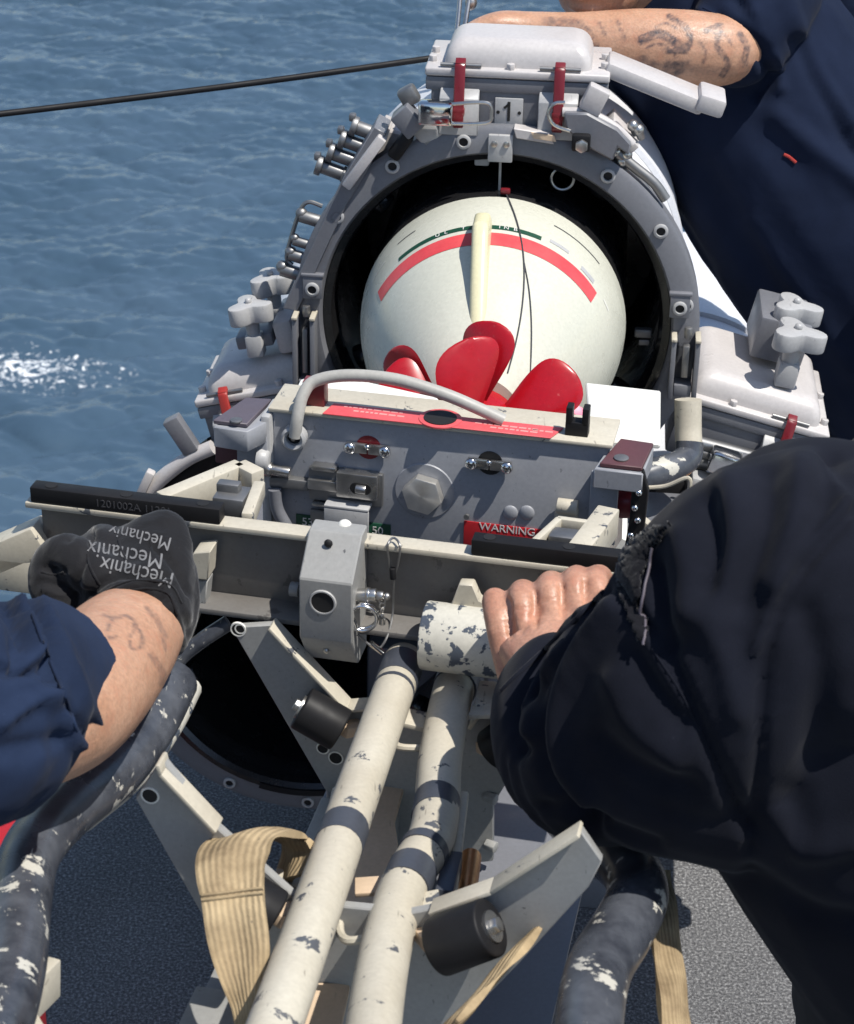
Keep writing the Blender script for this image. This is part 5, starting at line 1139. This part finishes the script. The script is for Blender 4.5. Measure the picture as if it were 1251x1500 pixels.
fold(me, [([(62, 884), (85, 940), (115, 1010), (138, 1060)], 7, 0.006), ([(40, 870), (60, 930), (80, 990)], 9, -0.012), ([(12, 845), (40, 900), (55, 960)], 11, 0.011), ([(0, 870), (25, 930), (35, 980)], 10, -0.011), ([(55, 985), (90, 1030), (125, 1080)], 6, -0.010),
          ([(30, 990), (75, 1040), (110, 1090)], 9, 0.009), ([(-10, 975), (30, 985), (60, 975)], 9, -0.010), ([(0, 1060), (40, 1030), (70, 1020)], 10, 0.008), ([(0, 1100), (50, 1090), (90, 1080)], 14, -0.006)], 0.003, (9, 9, 9), 1.0, 0.001)
slv = finish(me, 'coverall', MAT['cover'], P2, P2b)
for sx in (-0.1, 0.1):
    mb = MB(); mb.ball(V(sx, 0.05, 0.05), (0.05, 0.14, 0.05)); mb.box(V(sx, 0.05, 0.015), (0.10, 0.28, 0.03), 0.01); mb.build('boot', MAT['black'], P2)
bpy.context.view_layer.update(); bvs = surf(slv)
def seam2(bvh, pts, r, org, par, mat, name, lift):
    L = smooth_path([V(x, y, 0) for x, y in pts], 6); q = [hit(bvh, p.x, p.y, lift) for p in L]; q = [p for p in q if p is not None]
    if len(q) > 2: mb = MB(); mb.tube(q, r, 8, 1); mb.xf(Matrix.Translation(-Vector(org))); return mb.build(name, mat, par, 60)
seam2(bvs, [(48, 900), (70, 960), (95, 1020), (112, 1070)], 0.0014, P2b, P2, MAT['cover'], 'cuff_seam', 0.0002)
seam2(bv, [(1030, 12), (1066, 30), (1094, 58), (1100, 92), (1084, 118)], 0.0016, P3b, P3, MAT['navy'], 'sleeve_hem', 0.0002)
mb = MB(); mb.ball(h2 - P2b + V(0.01, 0.01, 0.10), (0.086, 0.098, 0.082)); mb.build('hair', MAT['hood'], P2)
# glove
mb = MB()
limb(mb, [W(206, 918, 1.69), W(205, 885, 1.70), W(200, 858, 1.715), W(188, 826, 1.735), W(182, 812, 1.752)], [(0.036, 0.043), (0.036, 0.044), (0.030, 0.052), (0.026, 0.060), (0.022, 0.056)], FWD)
for k, (x, y) in enumerate(((112, 818), (155, 800), (200, 798), (242, 810))):
    limb(mb, [W(x + 14, y + 34, 1.725), W(x, y, 1.738), W(x - 8, y - 2, 1.775), W(x - 6, y + 30, 1.79), W(x, y + 60, 1.775)], [0.0150, 0.0165, 0.0150, 0.0135, 0.011], None, 5, 16)
limb(mb, [W(150, 850, 1.70), W(105, 815, 1.715), W(78, 822, 1.725), W(70, 855, 1.72), W(84, 885, 1.71)], [0.022, 0.0195, 0.017, 0.0165, 0.014], None, 5, 16)
limb(mb, [W(120, 842, 1.73), W(85, 862, 1.74), W(92, 890, 1.73)], [0.016, 0.015, 0.013], None, 5, 16)
limb(mb, [W(246, 812, 1.735), W(262, 850, 1.725), W(262, 900, 1.71), W(252, 940, 1.70)], [0.016, 0.017, 0.016, 0.013], None, 5, 16)
me = blob(mb, 0.0036, 4)
fold(me, [([(100, 790), (118, 770), (135, 790), (112, 860), (150, 878)], 5, -0.004), ([(130, 870), (170, 845), (240, 846)], 5, -0.005), ([(150, 885), (190, 860), (245, 852)], 5, 0.004), ([(170, 885), (205, 872), (235, 880)], 4, -0.004), ([(225, 800), (255, 830), (275, 870)], 4, -0.004),
          ([(238, 860), (258, 900), (268, 940)], 4, 0.003), ([(60, 830), (95, 835)], 3, -0.003), ([(58, 842), (92, 848)], 3, 0.002), ([(58, 852), (92, 860)], 3, -0.003), ([(60, 864), (92, 872)], 3, 0.002), ([(62, 874), (95, 882)], 3, -0.003)], 0.001, (40, 40, 40), 0.0, 0.0005)
glove = finish(me, 'glove', MAT['glove'], P2, P2b)
bpy.context.view_layer.update()
bvg = surf(glove)
def wrap_text(bvh, txt, cx, cy, width_px, ang, name, mat, parent, org, lift=0.0006):
    cu = bpy.data.curves.new('t', 'FONT'); cu.body = txt; cu.size = 1.0; cu.align_x = 'CENTER'; cu.align_y = 'CENTER'; cu.resolution_u = 3
    to = bpy.data.objects.new('t', cu); COL.objects.link(to); dg = bpy.context.evaluated_depsgraph_get(); tm = bpy.data.meshes.new_from_object(to.evaluated_get(dg))
    bpy.data.objects.remove(to); bm = bmesh.new(); bm.from_mesh(tm); bmesh.ops.triangulate(bm, faces=bm.faces)
    xs = [v.co.x for v in bm.verts]; s_ = width_px / (max(xs) - min(xs)); ca, sa = math.cos(R(ang)), math.sin(R(ang)); bad = []
    bmesh.ops.subdivide_edges(bm, edges=[e for e in bm.edges if e.calc_length() * s_ > 5], cuts=1, use_grid_fill=False)
    for v in bm.verts:
        x, y = v.co.x * s_, -v.co.y * s_ * 1.15; p = hit(bvh, cx + x * ca - y * sa, cy + x * sa + y * ca, lift)
        if p is None: bad.append(v)
        else: v.co = p - Vector(org)
    bmesh.ops.delete(bm, geom=bad, context='VERTS'); me = bpy.data.meshes.new(name); bm.to_mesh(me); bm.free(); me.materials.append(mat); return tag(link(name, me, parent), kind='stuff')
for pth in ([(128, 812), (134, 835), (146, 856)], [(174, 790), (178, 805), (186, 822)], [(220, 790), (222, 806), (224, 822)], [(142, 874), (176, 856), (214, 850), (250, 858), (266, 884)], [(150, 884), (182, 868), (216, 862), (246, 870), (260, 900)], [(60, 838), (76, 842), (94, 838)]):
    L = smooth_path([V(x, y, 0) for x, y in pth], 6); q = [hit(bvg, p.x, p.y, 0.0002) for p in L]; q = [p for p in q if p is not None]
    if len(q) > 2: mb = MB(); mb.tube(q, 0.0011, 6, 1); mb.xf(Matrix.Translation(-P2b)); mb.build('glove_seam', MAT['glove'], P2, 60)
for (cx, cy, wpx, an) in ((205, 786, 92, 194), (183, 812, 112, 190), (200, 838, 108, 193)):
    wrap_text(bvg, 'Mechanix', cx, cy, wpx, an, 'glove_print', MAT['txtglove'], P2, P2b)

# =========== person at the right: black jacket, bare fist on the beam
P1b = W(1420, 1500, 1.6); P1b = V(P1b.x + 0.10, P1b.y + 0.25, 0.0)
P1 = base('person', P1b, 'person in black hooded jacket bending over the cart with a bare fist on the beam')
mb = MB()
limb(mb, [W(852, 1045, 1.60), W(832, 1000, 1.63), W(822, 970, 1.655), W(812, 935, 1.68)], [(0.032, 0.036), (0.030, 0.036), (0.026, 0.042), (0.022, 0.048)], FWD)
for pts, rr in (([(760, 1010, 1.68), (744, 955, 1.695), (733, 915, 1.70), (725, 880, 1.715)], [0.0150, 0.0140, 0.0128, 0.0118]),
                ([(792, 960, 1.665), (772, 915, 1.685), (764, 876, 1.700), (768, 868, 1.735), (778, 890, 1.76)], [0.0135, 0.0108, 0.0120, 0.0110, 0.010]),
                ([(828, 945, 1.66), (812, 900, 1.685), (805, 864, 1.70), (810, 856, 1.735), (820, 880, 1.76)], [0.0140, 0.0112, 0.0125, 0.0112, 0.010]),
                ([(866, 930, 1.66), (848, 888, 1.685), (842, 854, 1.70), (848, 848, 1.735), (858, 870, 1.76)], [0.0140, 0.0112, 0.0122, 0.0110, 0.010]),
                ([(900, 915, 1.66), (880, 880, 1.685), (872, 852, 1.70), (880, 846, 1.735), (890, 870, 1.76)], [0.0130, 0.0105, 0.0115, 0.0105, 0.009])):
    limb(mb, [W(*p) for p in pts], rr, None, 5, 16)
limb(mb, [W(852, 1045, 1.60), W(880, 1110, 1.53), W(1000, 1040, 1.46), W(1140, 920, 1.42)], [0.036, 0.045, 0.05, 0.06])
sh1 = W(1200, 860, 1.42); h1 = sh1 + V(0.28, 0.10, 0.13); limb(mb, [W(1140, 920, 1.42), sh1], [0.06, 0.08]); limb(mb, [sh1 + V(0.05, 0.03, 0), h1], [0.07, 0.06]); head(mb, h1 + V(0.02, 0.02, 0.06), V(-0.45, 0.8, -0.4))
me = blob(mb, 0.0026, 4)
fold(me, [([(748, 930), (745, 880)], 4, -0.003), ([(785, 915), (784, 868)], 4, -0.003), ([(824, 905), (823, 858)], 4, -0.003), ([(858, 890), (857, 852)], 4, -0.003), ([(762, 925), (780, 900)], 5, -0.002), ([(755, 892), (775, 890)], 2.2, -0.0012), ([(796, 880), (815, 878)], 2.2, -0.0012), ([(834, 868), (852, 867)], 2.2, -0.0010), ([(722, 915), (752, 910)], 2.5, -0.0010), ([(724, 922), (752, 918)], 2.5, -0.0010)])
ink(me, []); finish(me, 'body', MAT['skin2'], P1, P1b)
mb = MB()
limb(mb, [W(862, 1002, 1.635), W(838, 1022, 1.625), W(834, 1058, 1.59), W(866, 1112, 1.53), W(1005, 1032, 1.45), W(1135, 905, 1.42), W(1230, 880, 1.42)],
     [(0.046, 0.048), (0.052, 0.056), (0.056, 0.060), (0.060, 0.064), (0.085, 0.093), (0.095, 0.108), (0.10, 0.11)], FWD)
limb(mb, [W(948, 905, 1.645), W(915, 950, 1.635), W(876, 995, 1.63)], [(0.014, 0.018), (0.022, 0.030), (0.038, 0.042)], FWD)
limb(mb, [W(930, 1000, 1.50), W(960, 1080, 1.47), W(1050, 1110, 1.47), W(1180, 1120, 1.48)], [0.07, 0.078, 0.076, 0.09])
limb(mb, [W(1190, 840, 1.46), W(1290, 1000, 1.50), W(1350, 1200, 1.56), W(1410, 1380, 1.62)], [(0.10, 0.10), (0.15, 0.17), (0.15, 0.155), (0.14, 0.13)], FWD)
limb(mb, [W(1170, 790, 1.44), W(1250, 790, 1.44), W(1400, 800, 1.5)], [0.055, 0.062, 0.11])
limb(mb, [W(1150, 900, 1.42), sh1 + V(0.10, 0.03, 0), h1 + V(-0.005, -0.008, -0.035)], [0.09, 0.10, 0.078])
limb(mb, [h1 + V(-0.05, -0.07, -0.03), h1 + V(0.03, -0.09, -0.02), h1 + V(0.10, -0.05, -0.03)], [0.035, 0.045, 0.035])
me = blob(mb, 0.0042, 6)
HF = [([(930, 960), (960, 1010), (1000, 1060)], 16, -0.008), ([(900, 1000), (930, 1060), (990, 1110)], 20, 0.007), ([(880, 1080), (930, 1120), (1010, 1150)], 18, -0.006), ([(1020, 900), (1060, 960), (1080, 1040)], 22, 0.006), ([(1180, 900), (1200, 1000), (1190, 1100)], 24, -0.007), ([(882, 862), (838, 930), (802, 1010), (795, 1080), (815, 1150), (870, 1206)], 13, -0.016), ([(858, 880), (812, 950), (782, 1020), (776, 1075)], 13, 0.010), ([(835, 905), (786, 975), (762, 1040), (764, 1100)], 11, -0.012), ([(900, 890), (850, 960), (822, 1040), (822, 1110), (860, 1170)], 15, 0.009),
      ([(905, 845), (935, 900), (985, 970), (1050, 1120), (1095, 1210)], 10, -0.007), ([(800, 1180), (850, 1195), (960, 1235)], 12, -0.007), ([(1070, 712), (1075, 790), (1050, 900)], 26, 0.007), ([(1125, 695), (1120, 770), (1085, 880)], 24, -0.007), ([(1172, 685), (1165, 760), (1130, 850)], 24, 0.007), ([(1215, 675), (1205, 745), (1170, 820)], 20, -0.006),
      ([(1255, 745), (1165, 850), (1122, 960), (1112, 1100), (1100, 1240)], 9, -0.005), ([(1240, 735), (1150, 840), (1108, 950)], 9, 0.005), ([(1000, 790), (1010, 850), (1005, 900)], 22, 0.008), ([(960, 830), (970, 900), (985, 945)], 14, -0.010), ([(1040, 740), (1050, 800), (1040, 860)], 16, -0.007), ([(1100, 1280), (1180, 1330), (1251, 1350)], 20, -0.008), ([(1130, 1180), (1180, 1240), (1251, 1230)], 20, 0.008)]
fold(me, HF, 0.0028, (6, 6, 5), 7.0, 0.0006)
jk = finish(me, 'jacket', MAT['hood'], P1, P1b)
bpy.context.view_layer.update(); bvj = surf(jk)
def inside(x, y, pg):
    c = False
    for (x0, y0), (x1, y1) in zip(pg, pg[1:] + pg[:1]):
        if (y0 > y) != (y1 > y) and x < (x1 - x0) * (y - y0) / (y1 - y0) + x0: c = not c
    return c
def fleece_patch(pg, step=3.0, lift=0.0012):
    """fleece lining turned outwards: a thin rough sheet lying on the jacket"""
    xs = [p[0] for p in pg]; ys = [p[1] for p in pg]; mb = MB(); grid = {}
    for i in range(int((max(xs) - min(xs)) / step) + 1):
        for j in range(int((max(ys) - min(ys)) / step) + 1):
            x, y = min(xs) + i * step, min(ys) + j * step; wx = 5 * mnoise.noise(V(x * 0.09, y * 0.09, 0)); wy = 5 * mnoise.noise(V(x * 0.09, y * 0.09, 7))
            if inside(x + wx, y + wy, pg):
                p = hit(bvj, x, y, lift + 0.0012 * mnoise.noise(V(x * 0.35, y * 0.35, 3)) + 0.0010 * random.random())
                if p is not None: grid[(i, j)] = mb.bm.verts.new(p - P1b)
    for (i, j) in grid:
        k = [(i, j), (i + 1, j), (i + 1, j + 1), (i, j + 1)]
        if all(q in grid for q in k): mb.bm.faces.new([grid[q] for q in k])
    o = mb.build('fleece_lining', MAT['fleece'], P1, 80, recalc=False); m_ = o.modifiers.new('t', 'SOLIDIFY'); m_.thickness = 0.003; m_.offset = -1; return o
fleece_patch([(992, 768), (955, 776), (925, 798), (908, 830), (905, 870), (922, 915), (945, 948), (950, 925), (940, 880), (945, 835), (965, 800)])
def seam(bvh, pts, r, org, par, mat, name='seam', lift=0.0002):
    L = smooth_path([V(x, y, 0) for x, y in pts], 6); q = [hit(bvh, p.x, p.y, lift) for p in L]; q = [p for p in q if p is not None]
    if len(q) > 2: mb = MB(); mb.tube(q, r, 8, 1); mb.xf(Matrix.Translation(-Vector(org))); return mb.build(name, mat, par, 60)
seam(bvj, [(962, 804), (951, 840), (945, 880), (946, 920), (947, 945)], 0.0010, P1b, P1, MAT['mgray'], 'zip_edge', 0.004)
seam(bvj, [(955, 950), (1000, 1020), (1050, 1120), (1095, 1205)], 0.0008, P1b, P1, MAT['hood'])
seam(bvj, [(884, 868), (846, 905), (800, 950), (762, 985), (735, 1012)], 0.0022, P1b, P1, MAT['hood'], 'cuff_hem')
mb = MB()
for sx, sy in ((-0.05, 0.06), (0.14, -0.06)):
    limb(mb, [W(1450, 1340, 1.62) + V(sx * 0.6, sy, 0), V(P1b.x + sx, P1b.y + sy, 0.45), V(P1b.x + sx, P1b.y + sy, 0.10)], [0.12, 0.09, 0.075])
me = blob(mb, 0.008, 3); fold(me, [], 0.006, (8, 8, 5), 2.0); finish(me, 'trousers', MAT['pants'], P1, P1b)
for sx, sy in ((-0.05, 0.06), (0.14, -0.06)):
    mb = MB(); mb.ball(V(sx, sy + 0.05, 0.05), (0.05, 0.14, 0.05)); mb.box(V(sx, sy + 0.05, 0.015), (0.10, 0.28, 0.03), 0.01); mb.build('boot', MAT['black'], P1)
mb = MB(); mb.ball(h1 - P1b + V(0.028, 0.004, 0.098), (0.080, 0.094, 0.082)); mb.ball(h1 - P1b + V(0.034, -0.022, 0.055), (0.070, 0.075, 0.07)); mb.build('hair', MAT['pants'], P1)

# ------------------------------------------------------------------ line over the water, shackle, small things on deck
mb = MB(); mb.tube([W(-260, 196, 2.45), W(-60, 174, 2.5), W(200, 143, 2.56), W(420, 115, 2.6), W(640, 84, 2.64), W(664, 80, 2.645)], 0.0042, 10, 8)
tag(mb.build('mooring_line', MAT['black']), 'thin black line stretched over the water to the top hatch', 'rope')
mb = MB(); mb.tube([W(668, 58, 2.66), W(672, 20, 2.66), W(676, -20, 2.66), W(684, -30, 2.66), W(689, -15, 2.66), W(684, 20, 2.66), W(678, 58, 2.66)], 0.0032, 10, 5); mb.ball(W(690, 4, 2.665), (0.008, 0.008, 0.010))
tag(mb.build('shackle', MAT['steel']), 'steel shackle standing up behind the resting hand', 'shackle')

rb = CAM + ray(-25, 1240) * 2.35; RB = Frame(V(rb.x, rb.y, 0.0), R(8)); rt = thing('tool_box', RB, 'red metal tool box on the deck behind the worn push handle', 'tool box')
hh = rb.z
mb = MB(); mb.box(V(-0.02, 0, hh * 0.42), (0.13, 0.2, hh * 0.84), 0.006); mb.build('box_body', MAT['warn'], rt)
mb = MB(); mb.box(V(-0.02, 0, hh * 0.92), (0.136, 0.206, hh * 0.15), 0.008); mb.build('box_lid', MAT['warn'], rt)
mb = MB(); mb.tube([V(-0.02, -0.05, hh), V(-0.02, -0.045, hh + 0.03), V(-0.02, 0.045, hh + 0.03), V(-0.02, 0.05, hh)], 0.005, 10, 4); mb.build('box_handle', MAT['dsteel'], rt)
